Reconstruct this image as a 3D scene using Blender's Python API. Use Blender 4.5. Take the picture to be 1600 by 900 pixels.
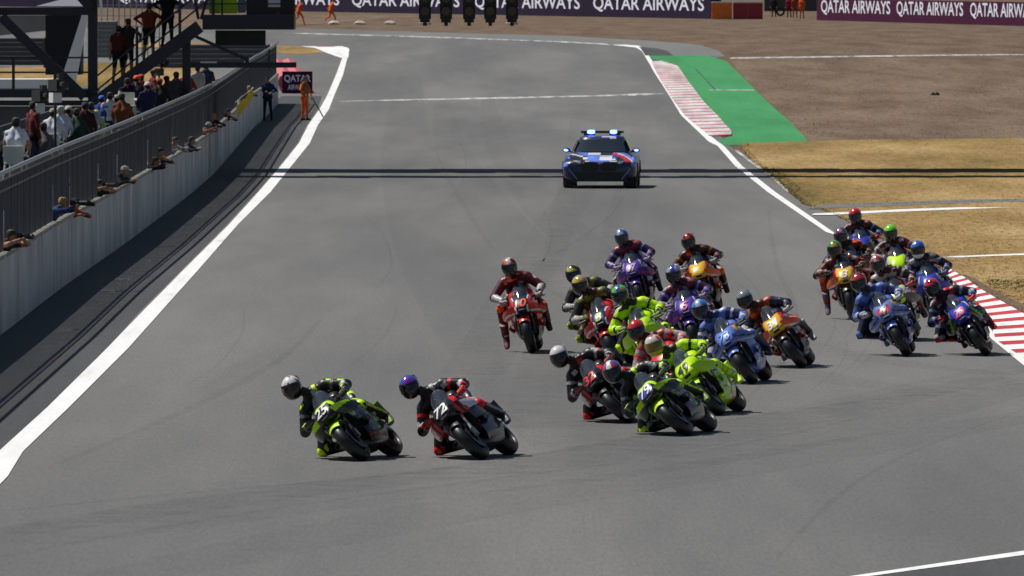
import bpy, math, random
import numpy as np
from mathutils import Vector, Matrix, Euler
from mathutils.bvhtree import BVHTree
R = math.radians
random.seed(7)
for o in list(bpy.data.objects): bpy.data.objects.remove(o)
scene = bpy.context.scene
COL = scene.collection
# ------------------------------------------------------------------ camera
CAM_H = 6.1; LENS = 400.0; FPX = LENS / 36.0 * 1600.0
PITCH = math.atan(502.0 / FPX)
cam = bpy.data.cameras.new('camera'); cam.lens = LENS; cam.sensor_width = 36.0
cam.clip_start = 1.0; cam.clip_end = 6000.0
cam.dof.use_dof = True; cam.dof.focus_distance = 150.0; cam.dof.aperture_fstop = 20.0
camo = bpy.data.objects.new('camera', cam); COL.objects.link(camo)
camo.location = (0, 0, CAM_H); camo.rotation_euler = (R(90) - PITCH, 0, 0)
scene.camera = camo
# ------------------------------------------------------------------ light
SUNV = Vector((-0.59, 0.28, 1.0)).normalized()          # towards the sun: left of and beyond the riders
EL = math.asin(SUNV.z); AZ = math.atan2(SUNV.x, SUNV.y)
world = bpy.data.worlds.new('World'); scene.world = world; world.use_nodes = True
wn = world.node_tree; wn.nodes.clear()
sky = wn.nodes.new('ShaderNodeTexSky'); sky.sky_type = 'NISHITA'; sky.sun_disc = False
sky.sun_elevation = EL; sky.sun_rotation = AZ; sky.air_density = 1.0; sky.dust_density = 0.6
bg = wn.nodes.new('ShaderNodeBackground'); bg.inputs['Strength'].default_value = 0.05
wo = wn.nodes.new('ShaderNodeOutputWorld')
wn.links.new(sky.outputs[0], bg.inputs['Color']); wn.links.new(bg.outputs[0], wo.inputs['Surface'])
sl = bpy.data.lights.new('sun', 'SUN'); sl.energy = 5.0; sl.angle = R(0.53); sl.color = (1.0, 0.955, 0.89)
so = bpy.data.objects.new('sun', sl); COL.objects.link(so)
so.rotation_euler = SUNV.to_track_quat('Z', 'Y').to_euler(); so.location = (0, 200, 60)
scene.view_settings.view_transform = 'Standard'; scene.view_settings.look = 'None'
scene.view_settings.exposure = 0.0; scene.view_settings.gamma = 1.0
scene.view_settings.use_curve_mapping = False
scene.render.engine = 'CYCLES'
scene.render.resolution_x = 1024; scene.render.resolution_y = 576
# ------------------------------------------------------------------ where a thing seen in the photo stands on the ground
def Z(y):                                               # the track climbs gently beyond the car
    t = min(1.0, max(0.0, (y - 430.0) / 345.0))
    return 2.1 * (t * t * (3 - 2 * t))
_cp, _sp = math.cos(PITCH), math.sin(PITCH)
def ray(u, v):
    a = (u - 800.0) / FPX; b = (450.0 - v) / FPX
    return Vector((a, _cp + b * _sp, -_sp + b * _cp))
def G(u, v):
    d = ray(u, v); lo, hi = 20.0, 4000.0
    for _ in range(50):
        m = 0.5 * (lo + hi)
        if CAM_H + m * d.z > Z(m * d.y): lo = m
        else: hi = m
    return Vector((d.x * lo, d.y * lo, Z(d.y * lo)))
def W(u, v, y):
    d = ray(u, v); t = y / d.y
    return Vector((d.x * t, y, CAM_H + d.z * t))
def U(p):                                               # picture column of a point
    dy = p[1] * _cp - (p[2] - CAM_H) * _sp
    return 800.0 + FPX * p[0] / dy
# ------------------------------------------------------------------ materials
_m = {}
def new_mat(name):
    m = bpy.data.materials.new(name); m.use_nodes = True
    return m, m.node_tree, m.node_tree.nodes['Principled BSDF']
def mat(name, col, rough=0.5, metal=0.0, coat=0.0, noise=0.12, scale=30.0, emit=0.0, spec=0.5):
    if name in _m: return _m[name]
    m, nt, b = new_mat(name)
    b.inputs['Roughness'].default_value = rough; b.inputs['Metallic'].default_value = metal
    b.inputs['Coat Weight'].default_value = coat; b.inputs['Coat Roughness'].default_value = 0.08
    b.inputs['Specular IOR Level'].default_value = spec
    if noise > 0:
        tc = nt.nodes.new('ShaderNodeTexCoord'); n = nt.nodes.new('ShaderNodeTexNoise')
        n.inputs['Scale'].default_value = scale; n.inputs['Detail'].default_value = 4
        mx = nt.nodes.new('ShaderNodeMix'); mx.data_type = 'RGBA'
        mx.inputs[6].default_value = (*[c * (1 - noise) for c in col], 1)
        mx.inputs[7].default_value = (*[min(1, c * (1 + noise)) for c in col], 1)
        nt.links.new(tc.outputs['Object'], n.inputs['Vector'])
        nt.links.new(n.outputs['Fac'], mx.inputs[0]); nt.links.new(mx.outputs[2], b.inputs['Base Color'])
    else: b.inputs['Base Color'].default_value = (*col, 1)
    if emit > 0:
        b.inputs['Emission Color'].default_value = (*col, 1); b.inputs['Emission Strength'].default_value = emit
    _m[name] = m; return m
def paint_mat(name, rough, coat, spec=0.5, noise=0.1, scale=60.0, bump=0.0):
    m, nt, b = new_mat(name)
    b.inputs['Roughness'].default_value = rough; b.inputs['Coat Weight'].default_value = coat
    b.inputs['Coat Roughness'].default_value = 0.1; b.inputs['Specular IOR Level'].default_value = spec
    a = nt.nodes.new('ShaderNodeAttribute'); a.attribute_name = 'paint'
    tc = nt.nodes.new('ShaderNodeTexCoord'); n = nt.nodes.new('ShaderNodeTexNoise')
    n.inputs['Scale'].default_value = scale; n.inputs['Detail'].default_value = 3
    mr = nt.nodes.new('ShaderNodeMapRange'); mr.inputs[3].default_value = 1 - noise; mr.inputs[4].default_value = 1 + noise
    mx = nt.nodes.new('ShaderNodeMix'); mx.data_type = 'RGBA'; mx.blend_type = 'MULTIPLY'; mx.inputs[0].default_value = 1
    nt.links.new(tc.outputs['Object'], n.inputs['Vector']); nt.links.new(n.outputs['Fac'], mr.inputs[0])
    nt.links.new(a.outputs['Color'], mx.inputs[6]); nt.links.new(mr.outputs[0], mx.inputs[7])
    nt.links.new(mx.outputs[2], b.inputs['Base Color'])
    if bump:
        bp = nt.nodes.new('ShaderNodeBump'); bp.inputs['Strength'].default_value = bump; bp.inputs['Distance'].default_value = 0.01
        nt.links.new(n.outputs['Fac'], bp.inputs['Height']); nt.links.new(bp.outputs[0], b.inputs['Normal'])
    return m
def ground_mat(name, stops, scl=(1, 1, 1), scale=0.4, fine=3.0, rough=0.9, fine_amt=0.25, spec=0.3, bump=0.0, detail=8):
    m, nt, b = new_mat(name); L = nt.links.new
    b.inputs['Roughness'].default_value = rough; b.inputs['Specular IOR Level'].default_value = spec
    tc = nt.nodes.new('ShaderNodeTexCoord'); mp = nt.nodes.new('ShaderNodeMapping'); mp.inputs['Scale'].default_value = scl
    L(tc.outputs['Object'], mp.inputs['Vector'])
    n = nt.nodes.new('ShaderNodeTexNoise'); n.inputs['Scale'].default_value = scale; n.inputs['Detail'].default_value = detail
    n.inputs['Roughness'].default_value = 0.6; L(mp.outputs[0], n.inputs['Vector'])
    cr = nt.nodes.new('ShaderNodeValToRGB'); el = cr.color_ramp.elements
    el[0].position = stops[0][0]; el[0].color = (*stops[0][1], 1)
    el[1].position = stops[-1][0]; el[1].color = (*stops[-1][1], 1)
    for p, c in stops[1:-1]:
        e = el.new(p); e.color = (*c, 1)
    L(n.outputs['Fac'], cr.inputs[0])
    n2 = nt.nodes.new('ShaderNodeTexNoise'); n2.inputs['Scale'].default_value = fine; n2.inputs['Detail'].default_value = 6
    n2.inputs['Roughness'].default_value = 0.75; L(mp.outputs[0], n2.inputs['Vector'])
    mr = nt.nodes.new('ShaderNodeMapRange'); mr.inputs[1].default_value = 0.3; mr.inputs[2].default_value = 0.7
    mr.inputs[3].default_value = 1 - fine_amt; mr.inputs[4].default_value = 1 + fine_amt; L(n2.outputs['Fac'], mr.inputs[0])
    mx = nt.nodes.new('ShaderNodeMix'); mx.data_type = 'RGBA'; mx.blend_type = 'MULTIPLY'; mx.inputs[0].default_value = 1
    L(cr.outputs[0], mx.inputs[6]); L(mr.outputs[0], mx.inputs[7]); L(mx.outputs[2], b.inputs['Base Color'])
    if bump:
        bp = nt.nodes.new('ShaderNodeBump'); bp.inputs['Strength'].default_value = bump; bp.inputs['Distance'].default_value = 0.05
        L(n2.outputs['Fac'], bp.inputs['Height']); L(bp.outputs[0], b.inputs['Normal'])
    _m[name] = m; return m
# ------------------------------------------------------------------ mesh helpers
def link(o, parent=None):
    COL.objects.link(o)
    if parent is not None: o.parent = parent
    return o
def tag(o, label=None, cat=None, group=None, kind=None):
    if label: o['label'] = label
    if cat: o['category'] = cat
    if group: o['group'] = group
    if kind: o['kind'] = kind
    return o
def empty(name, loc=(0, 0, 0), rot=(0, 0, 0), label=None, cat=None, group=None):
    o = bpy.data.objects.new(name, None); o.empty_display_size = 0.2
    o.location = loc; o.rotation_euler = rot; COL.objects.link(o)
    return tag(o, label, cat, group)
class MB:
    def __init__(s): s.v = []; s.f = []
    def add(s, vs, fs):
        k = len(s.v); s.v.extend([tuple(p) for p in vs]); s.f.extend([tuple(i + k for i in f) for f in fs]); return s
    def box(s, c, d, M=None):
        x, y, z = d[0] / 2, d[1] / 2, d[2] / 2
        P = [Vector((a * x, b * y, e * z)) for a in (-1, 1) for b in (-1, 1) for e in (-1, 1)]
        if M is not None: P = [M @ p for p in P]
        c = Vector(c)
        return s.add([p + c for p in P], [(0, 1, 3, 2), (4, 6, 7, 5), (0, 4, 5, 1), (2, 3, 7, 6), (0, 2, 6, 4), (1, 5, 7, 3)])
    def beam(s, a, b, w, h):                              # box from a to b
        a, b = Vector(a), Vector(b); d = b - a
        q = d.to_track_quat('Y', 'Z').to_matrix()
        return s.box((a + b) / 2, (w, d.length, h), q)
    def tube(s, pts, r, n=8, cap=True):
        pts = [Vector(p) for p in pts]; m = len(pts)
        rs = r if isinstance(r, (list, tuple)) else [r] * m
        rings = []; prev = None
        for i, p in enumerate(pts):
            d = (pts[min(i + 1, m - 1)] - pts[max(i - 1, 0)]).normalized()
            if prev is None:
                up = Vector((0, 0, 1)) if abs(d.z) < 0.9 else Vector((1, 0, 0))
                x = d.cross(up).normalized()
            else:
                x = (prev - d * prev.dot(d)).normalized()
            prev = x; y = d.cross(x)
            rings.append([p + (x * math.cos(2 * math.pi * k / n) + y * math.sin(2 * math.pi * k / n)) * rs[i] for k in range(n)])
        return s.loft(rings, cap)
    def capsule(s, a, b, ra, rb, n=10):
        a, b = Vector(a), Vector(b); d = b - a
        if d.length < 1e-5: d = Vector((0, 0, 1e-3))
        d.normalize(); pts = []; rs = []
        for t in (-0.98, -0.75, -0.4, 0): pts.append(a + d * ra * t); rs.append(ra * math.sqrt(max(0.01, 1 - t * t)))
        for t in (0, 0.4, 0.75, 0.98): pts.append(b + d * rb * t); rs.append(rb * math.sqrt(max(0.01, 1 - t * t)))
        return s.tube(pts, rs, n)
    def loft(s, rings, cap=True, closed=True):
        n = len(rings[0]); k = len(s.v); fs = []
        for i in range(len(rings) - 1):
            for j in range(n if closed else n - 1):
                j2 = (j + 1) % n
                fs.append((i * n + j, i * n + j2, (i + 1) * n + j2, (i + 1) * n + j))
        if cap and closed:
            fs.append(tuple(range(n - 1, -1, -1))); m = (len(rings) - 1) * n; fs.append(tuple(range(m, m + n)))
        return s.add([p for r in rings for p in r], fs)
    def lathe(s, prof, n=24, c=(0, 0, 0), closed=True):   # profile (x, r) turned about X
        rings = []
        for k in range(n):
            a = 2 * math.pi * k / n
            rings.append([(c[0] + x, c[1] + r * math.cos(a), c[2] + r * math.sin(a)) for x, r in prof])
        m = len(prof); fs = []
        for k in range(n):
            k2 = (k + 1) % n
            for j in range(m if closed else m - 1):
                j2 = (j + 1) % m
                fs.append((k * m + j, k * m + j2, k2 * m + j2, k2 * m + j))
        return s.add([p for r in rings for p in r], fs)
    def sheet(s, grid, th, nrm=None):                     # a curved panel with thickness; grid[i][j]
        a = len(grid); b = len(grid[0]); k = []
        for i in range(a):
            for j in range(b):
                e1 = Vector(grid[min(i + 1, a - 1)][j]) - Vector(grid[max(i - 1, 0)][j])
                e2 = Vector(grid[i][min(j + 1, b - 1)]) - Vector(grid[i][max(j - 1, 0)])
                nn = e1.cross(e2); nn = nn.normalized() if nn.length > 1e-9 else Vector((0, 0, 1))
                k.append(Vector(grid[i][j]) - nn * th)
        top = [Vector(grid[i][j]) for i in range(a) for j in range(b)]
        N = a * b; fs = []
        for i in range(a - 1):
            for j in range(b - 1):
                q = (i * b + j, i * b + j + 1, (i + 1) * b + j + 1, (i + 1) * b + j)
                fs.append(q); fs.append(tuple(x + N for x in reversed(q)))
        def side(x, y): fs.append((y, x, x + N, y + N))
        for j in range(b - 1): side(j, j + 1); side((a - 1) * b + j + 1, (a - 1) * b + j)
        for i in range(a - 1): side((i + 1) * b, i * b); side(i * b + b - 1, (i + 1) * b + b - 1)
        return s.add(top + k, fs)
    def mesh(s, name, smooth=40, paint=None):
        me = bpy.data.meshes.new(name); me.from_pydata(s.v, [], s.f); me.update()
        if smooth:
            me.polygons.foreach_set('use_smooth', [True] * len(me.polygons)); me.set_sharp_from_angle(angle=R(smooth))
        if paint: paint_mesh(me, paint)
        return me
    def build(s, name, m, parent=None, smooth=40, paint=None, loc=None, rot=None):
        o = bpy.data.objects.new(name, s.mesh(name, smooth, paint)); o.data.materials.append(m)
        if loc is not None: o.location = loc
        if rot is not None: o.rotation_euler = rot
        return link(o, parent)
def paint_mesh(me, fn):
    n = len(me.polygons); c = np.empty(n * 3); me.polygons.foreach_get('center', c); c = c.reshape(-1, 3)
    nr = np.empty(n * 3); me.polygons.foreach_get('normal', nr); nr = nr.reshape(-1, 3)
    out = np.ones((n, 4))
    for i in range(n): out[i, :3] = fn(c[i], nr[i])
    a = me.attributes.new('paint', 'FLOAT_COLOR', 'FACE'); a.data.foreach_set('color', out.ravel())
def place(name, me, m, parent=None, loc=None, rot=None):  # an object on shared mesh data with its own material
    o = bpy.data.objects.new(name, me)
    if len(me.materials) == 0: me.materials.append(None)
    if loc is not None: o.location = loc
    if rot is not None: o.rotation_euler = rot
    link(o, parent)
    o.material_slots[0].link = 'OBJECT'; o.material_slots[0].material = m
    return o
def spline(keys, n):                                      # Catmull-Rom through rows of numbers
    k = np.array(keys, float); m = len(k); out = []
    for q in np.linspace(0, m - 1, n):
        i = min(int(q), m - 2); t = q - i
        p0 = k[max(i - 1, 0)]; p1 = k[i]; p2 = k[i + 1]; p3 = k[min(i + 2, m - 1)]
        out.append(0.5 * (2 * p1 + (p2 - p0) * t + (2 * p0 - 5 * p1 + 4 * p2 - p3) * t * t + (3 * p1 - p0 - 3 * p2 + p3) * t ** 3))
    return out
def oval(y, zb, zt, w, zc=None, p=2.4, n=24):
    zc = (zb + zt) / 2 if zc is None else zc; r = []
    for k in range(n):
        a = 2 * math.pi * k / n; c, s = math.cos(a), math.sin(a)
        x = w * math.copysign(abs(c) ** (2 / p), c); q = math.copysign(abs(s) ** (2 / p), s)
        r.append(Vector((x, y, zc + (zt - zc if q > 0 else zc - zb) * q)))
    return r
_txt = {}
def text_mesh(s, shear=0.0, bold=0.0, ext=0.0):
    key = (s, shear, bold, ext)
    if key in _txt: return _txt[key]
    cu = bpy.data.curves.new('lettering', 'FONT'); cu.body = s; cu.align_x = 'CENTER'; cu.align_y = 'CENTER'
    cu.size = 1.0; cu.shear = shear; cu.offset = bold; cu.extrude = ext; cu.resolution_u = 3
    o = bpy.data.objects.new('lettering', cu); COL.objects.link(o)
    bpy.context.view_layer.update()
    me = bpy.data.meshes.new_from_object(o.evaluated_get(bpy.context.evaluated_depsgraph_get()))
    bpy.data.objects.remove(o); me.materials.clear()
    _txt[key] = me; return me
def struct(o): o['kind'] = 'structure'; return o
# ================================================================== the setting
M_ASPH = ground_mat('asphalt', [(0.36, (0.094, 0.094, 0.094)), (0.5, (0.12, 0.118, 0.114)), (0.63, (0.15, 0.147, 0.14))],
                    scl=(1, 0.06, 1), scale=0.22, fine=26.0, rough=0.75, fine_amt=0.22, spec=0.35)
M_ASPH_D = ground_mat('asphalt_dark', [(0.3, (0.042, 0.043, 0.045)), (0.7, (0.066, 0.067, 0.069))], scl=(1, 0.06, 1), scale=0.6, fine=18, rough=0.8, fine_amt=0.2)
M_ASPH_L = ground_mat('asphalt_pale', [(0.3, (0.13, 0.13, 0.128)), (0.7, (0.16, 0.16, 0.157))], scl=(1, 0.05, 1), scale=0.4, fine=14, rough=0.85, fine_amt=0.15)
M_SOIL = ground_mat('soil', [(0.3, (0.09, 0.062, 0.041)), (0.5, (0.132, 0.093, 0.064)), (0.72, (0.168, 0.122, 0.088))],
                    scl=(1, 0.14, 1), scale=0.5, fine=5.0, rough=0.95, fine_amt=0.3, spec=0.1, bump=0.4)
M_GRAVEL = ground_mat('gravel', [(0.3, (0.102, 0.07, 0.046)), (0.5, (0.15, 0.106, 0.073)), (0.7, (0.19, 0.139, 0.1))],
                      scl=(1, 0.10, 1), scale=0.4, fine=5.5, rough=0.95, fine_amt=0.3, spec=0.1, bump=0.5)
M_DRY = ground_mat('dry_grass', [(0.32, (0.12, 0.095, 0.034)), (0.42, (0.21, 0.143, 0.056)), (0.53, (0.285, 0.192, 0.08)), (0.66, (0.375, 0.268, 0.13))],
                   scl=(1, 0.11, 1), scale=0.22, fine=5.0, rough=0.95, fine_amt=0.35, spec=0.05, bump=0.5)
M_GREENP = ground_mat('green_paint', [(0.3, (0.022, 0.18, 0.05)), (0.5, (0.03, 0.23, 0.068)), (0.75, (0.045, 0.27, 0.09))],
                      scl=(1, 0.06, 1), scale=0.5, fine=6, rough=0.7, fine_amt=0.12)
M_LINE = ground_mat('white_paint', [(0.28, (0.5, 0.5, 0.49)), (0.4, (0.72, 0.72, 0.71)), (0.7, (0.82, 0.82, 0.81))],
                    scl=(1, 0.06, 1), scale=2.0, fine=9, rough=0.6, fine_amt=0.07)
M_LINE_W = ground_mat('worn_white_paint', [(0.35, (0.16, 0.16, 0.155)), (0.5, (0.38, 0.37, 0.35)), (0.7, (0.6, 0.59, 0.57))],
                      scl=(1, 0.05, 1), scale=2.4, fine=9, rough=0.7, fine_amt=0.15)
M_RED = ground_mat('kerb_red', [(0.3, (0.3, 0.03, 0.03)), (0.6, (0.5, 0.03, 0.032)), (0.8, (0.55, 0.06, 0.055))], scl=(1, 0.2, 1), scale=3, fine=12, rough=0.6, fine_amt=0.12)
M_CONC = ground_mat('concrete', [(0.3, (0.32, 0.32, 0.325)), (0.5, (0.50, 0.50, 0.50)), (0.72, (0.64, 0.64, 0.63))],
                    scl=(1, 0.30, 0.16), scale=1.0, fine=4.0, rough=0.9, fine_amt=0.16, spec=0.2)
M_COPE = ground_mat('coping', [(0.3, (0.16, 0.16, 0.12)), (0.5, (0.34, 0.34, 0.3)), (0.8, (0.5, 0.5, 0.47))], scale=1.4, fine=8, rough=0.95, fine_amt=0.3)
M_STEEL = mat('galvanised_steel', (0.33, 0.34, 0.36), 0.42, 0.8, noise=0.2, scale=3)
M_WIRE = mat('fence_wire', (0.06, 0.064, 0.072), 0.5, 0.3, noise=0.1, scale=5)
M_NAVY = mat('navy_steel', (0.012, 0.017, 0.032), 0.45, 0.0, noise=0.2, scale=4)
M_BLACK = mat('black_plastic', (0.008, 0.008, 0.009), 0.5, noise=0.2)
M_WHITE = mat('white_plastic', (0.72, 0.72, 0.70), 0.5, noise=0.06, scale=6)
M_CREAM = mat('cream_plastic', (0.68, 0.66, 0.56), 0.5, noise=0.06, scale=6)
M_GREY = mat('grey_panel', (0.2, 0.2, 0.2), 0.8, noise=0.15, scale=2)
M_PURPLE = mat('banner_purple', (0.017, 0.011, 0.034), 0.8, noise=0.25, scale=1.2, spec=0.1)
M_MAGENTA = mat('banner_maroon', (0.055, 0.007, 0.034), 0.8, noise=0.25, scale=1.2, spec=0.1)
M_LETTER = mat('white_lettering', (0.74, 0.76, 0.86), 0.6, noise=0.05)

M_KW = ground_mat('kerb_white_worn', [(0.3, (0.28, 0.27, 0.27)), (0.5, (0.5, 0.48, 0.48)), (0.75, (0.7, 0.69, 0.68))], scl=(1, 0.05, 1), scale=1.2, fine=7, rough=0.7, fine_amt=0.15)
def rows(name, keys, m, dz, parent=None, kind='structure'):
    keys = sorted(keys, key=lambda k: -k[0]); vs = []
    for a, b in zip(keys, keys[1:]):
        st = 6.0 if b[0] > 220 else (2.0 if b[0] > 110 else 0.7)
        n = max(1, min(60, int(math.ceil((a[0] - b[0]) / st))))
        for i in range(n):
            t = i / n; vs.append(tuple(a[k] + (b[k] - a[k]) * t for k in range(3)))
    vs.append(keys[-1]); P = []; F = []
    for i, (v, l, r) in enumerate(vs):
        for u in (l, r):
            p = G(u, v); P.append((p.x, p.y, p.z + dz))
        if i: F.append((2 * i - 2, 2 * i - 1, 2 * i + 1, 2 * i))
    mb = MB(); mb.add(P, F); o = mb.build(name, m, parent, smooth=0)
    if kind and parent is None: o['kind'] = kind
    return o
# terrain reaching the horizon
mb = MB(); ys = [-60, 0, 100, 200, 300, 400] + list(range(430, 790, 10)) + [850, 1000, 1500, 2500, 5000]; xs = [-1500, -60, -20, 20, 60, 1500]
mb.add([(x, y, Z(y) - 0.006) for y in ys for x in xs],
       [(i * 6 + j, i * 6 + j + 1, (i + 1) * 6 + j + 1, (i + 1) * 6 + j) for i in range(len(ys) - 1) for j in range(5)])
struct(mb.build('ground', M_SOIL, smooth=0))
rows('race_track', [(1500, -9000, 11000), (600, -9000, 11000), (599, -6000, 1664), (562, -6000, 1602), (532, -6000, 1555), (424, -5000, 1478),
     (385, -5000, 1402), (335, -5000, 1303), (320, -5000, 1258), (298, -5000, 1231), (257, -4000, 1179), (231, -4000, 1144), (222, -4000, 1132),
     (160, -3500, 1095), (104, -3000, 1052), (88, -3000, 1133), (79, -3000, 1122), (71, -3000, 1097), (63, -3000, 1002), (56, -3000, 880), (50, -3000, 670), (44, -3000, 460), (37, -3000, -100)], M_ASPH, 0.0)
# pale run-off strip outside the far edge line and the dark patch beside it
rows('run_off_strip', [(88.5, 1045, 1133), (79, 1030, 1122), (74.5, 1003, 1107), (71, 975, 1097), (67, 935, 1060), (63, 800, 1002), (56, 600, 880), (52.5, 462, 755)], M_ASPH_L, 0.006)
rows('dark_patch', [(87, 1008, 1052), (80, 1004, 1043), (76, 1001, 1028), (74, 998, 1008)], M_ASPH_D, 0.012)
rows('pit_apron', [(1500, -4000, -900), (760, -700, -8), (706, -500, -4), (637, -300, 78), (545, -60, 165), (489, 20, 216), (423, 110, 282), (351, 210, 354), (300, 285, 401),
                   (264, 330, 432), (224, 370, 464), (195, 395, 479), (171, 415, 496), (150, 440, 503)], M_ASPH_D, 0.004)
# thick white edge line on the left, running to the white painted apex
LL = [(745, -44, 12), (706, -2, 36), (637, 74, 108), (545, 167, 200), (489, 221, 250), (423, 286, 309), (351, 358, 372), (300, 404, 423), (264, 435, 452),
      (224, 467, 484), (195, 482, 497), (171, 499, 514)]
rows('edge_line', [(1100, -420, -330)] + LL + [(150, 511, 522), (117, 525, 536), (90, 535, 543)], M_LINE, 0.009)
rows('edge_line', [(90.5, 532, 544), (87, 522, 545), (82, 508, 545), (78, 500, 546), (75, 492, 544), (72.5, 470, 534)], M_LINE, 0.0125)
rows('red_stripe', [(73.4, 494, 522), (72.6, 496, 524)], M_RED, 0.016)
rows('dry_verge', [(84.5, 446, 470), (82, 436, 509), (78, 430, 500), (75, 426, 492), (72, 420, 470)], M_DRY, 0.009)
# right hand edge line
rows('edge_line', [(600, 1642, 1662), (571, 1599, 1614), (530, 1549, 1560), (500, 1528, 1536), (424, 1464, 1474), (385, 1362, 1374), (363, 1291, 1302), (300, 1199, 1211),
                   (260, 1149, 1160), (228, 1121, 1131), (222, 1108, 1122), (180, 1064, 1070), (150, 1046, 1052), (113, 1022, 1027), (100, 1015, 1022), (92, 1010, 1017), (80, 1003, 1009), (74.5, 994, 1004), (71.5, 968, 997), (70, 950, 978)], M_LINE, 0.008)
rows('edge_line', [(70.4, 948, 960), (68, 905, 945), (65.5, 860, 895), (62, 760, 800), (58, 640, 690), (54, 500, 550), (52, 440, 480)], M_LINE_W, 0.0105)
# thin painted lines across the track, the white line in the near right corner
rows('cross_line', [(158.5, 524, 560), (157, 560, 640), (155, 640, 760), (152, 780, 880), (149, 930, 1010), (146, 1000, 1040)], M_LINE_W, 0.005)
rows('corner_line', [(960, 930, 940), (930, 1130, 1146), (900, 1335, 1365), (885, 1437, 1474), (870, 1539, 1584), (862, 1594, 1642), (840, 1744, 1803), (810, 1950, 2020)], M_LINE, 0.006)
rows('outer_tarmac', [(960, 942, 1600), (900, 1368, 2400), (862, 1646, 3000), (810, 2025, 5000)], M_ASPH_D, 0.004)
# right hand verge, gravel, path
rows('dry_grass_verge', [(620, 1690, 5000), (599, 1672, 5000), (562, 1700, 5000), (496, 1602, 5000), (473.6, 1562, 4500), (455, 1531, 4500), (439, 1510, 4500), (424, 1479, 4500), (385, 1404, 4500), (335, 1305, 4500),
     (320, 1259, 4000), (298, 1233, 4000), (257, 1182, 4000), (232, 1160, 4000), (224, 1160, 4000), (219, 1330, 4000), (216, 1600, 4000)], M_DRY, 0.010)
rows('dirt_patch', [(500, 1608, 1650), (480, 1573, 1606), (463, 1545, 1570), (450, 1526, 1545), (438, 1511, 1526), (430, 1498, 1508)], M_SOIL, 0.016)
rows('gravel_trap', [(224, 1262, 1500), (221, 1264, 3500), (185, 1228, 3500), (140, 1180, 3200), (104, 1148, 3000), (92, 1142, 3000), (90, 1140, 3000)], M_GRAVEL, 0.005)
rows('service_path', [(92, 1140, 1150), (91, 1140, 1225), (90, 1145, 1300), (89, 1215, 1380), (88, 1290, 1455), (87, 1370, 1530), (86, 1450, 1650), (85, 1560, 1800)], M_LINE_W, 0.014)
rows('grey_path', [(327, 1262, 1272), (323.5, 1266, 1360), (320, 1300, 1450), (316, 1420, 1570), (312, 1530, 1800)], M_ASPH_L, 0.016)
rows('verge_line', [(337, 1268, 1296), (334.6, 1272, 1345), (332, 1330, 1400), (328, 1410, 1500), (325, 1500, 1582)], M_LINE, 0.019)
rows('verge_line', [(403.5, 1470, 1500), (401.5, 1490, 1545), (399.5, 1540, 1610), (397, 1600, 1720)], M_LINE, 0.019)
rows('track_edge_rim', [(300, 1229, 1234), (280, 1207, 1212), (257, 1176, 1182), (235, 1146, 1152)], M_LINE_W, 0.012)
rows('cross_line', [(141.6, 1108, 1178), (140.4, 1108, 1178)], M_LINE_W, 0.012)
rows('drain_slot', [(141, 1116, 1119), (125, 1102, 1104), (108, 1086, 1088)], M_ASPH_D, 0.012)
rows('green_run_off', [(227, 1121, 1150), (223, 1118, 1264), (213, 1140, 1256), (207, 1143, 1250), (185, 1125, 1228), (161, 1100, 1201), (140, 1084, 1180), (120, 1070, 1160), (104, 1058, 1143), (96, 1034, 1136), (89, 1014, 1112), (87, 1011, 1098)], M_GREENP, 0.007)

def kerb(label, pts, n, hs, red_frac, rim, wm_=M_LINE):
    """kerb of painted blocks; pts = (v, left column, right column) from near to far"""
    k = empty('kerb', label=label, cat='kerb')
    va, vb = pts[0][0], pts[-1][0]; V = [p[0] for p in reversed(pts)]
    uL = lambda v: np.interp(v, V, [p[1] for p in reversed(pts)]); uR = lambda v: np.interp(v, V, [p[2] for p in reversed(pts)])
    v = va; i = 0
    while i < 2 * n:
        t = (i + 0.5) / (2 * n); red = i % 2 == 0
        fr = red_frac if red else 1 - red_frac
        dv = (va - vb) / n * fr * rim(t); v2 = v - dv
        if v2 < vb - 0.5: break
        q = [G(uL(v), v), G(uR(v), v), G(uR(v2), v2), G(uL(v2), v2)]
        h = [0.012, hs, hs, 0.012]
        P = [(p.x, p.y + 0.01 * s, p.z - 0.03) for p, s in zip(q, (1, 1, -1, -1))] + [(p.x, p.y + 0.01 * s, p.z + hh) for p, s, hh in zip(q, (1, 1, -1, -1), h)]
        b = MB(); b.add(P, [(3, 2, 1, 0), (4, 5, 6, 7), (0, 1, 5, 4), (1, 2, 6, 5), (2, 3, 7, 6), (3, 0, 4, 7)])
        b.build('kerb_block', M_RED if red else wm_, k, smooth=0)
        v = v2; i += 1
    return k
kerb('red and white striped kerb at the right edge beside the dry grass',
     [(640, 1722, 1830), (562, 1603, 1712), (532, 1556, 1662), (496, 1545, 1600), (488, 1540, 1586), (473, 1528, 1559), (455, 1508, 1529), (439, 1490, 1508), (424, 1476, 1482)], 20, 0.07, 0.45, lambda t: 1.5 - t)
kerb('worn white kerb with thin red stripes beside the green run-off',
     [(213, 1108, 1143), (207, 1102, 1143), (183, 1072, 1122), (161, 1055, 1100), (129, 1034, 1076), (104, 1021, 1059), (96, 1018, 1032)], 30, 0.05, 0.24, lambda t: 1.45 - 0.9 * t, M_KW)
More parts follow.
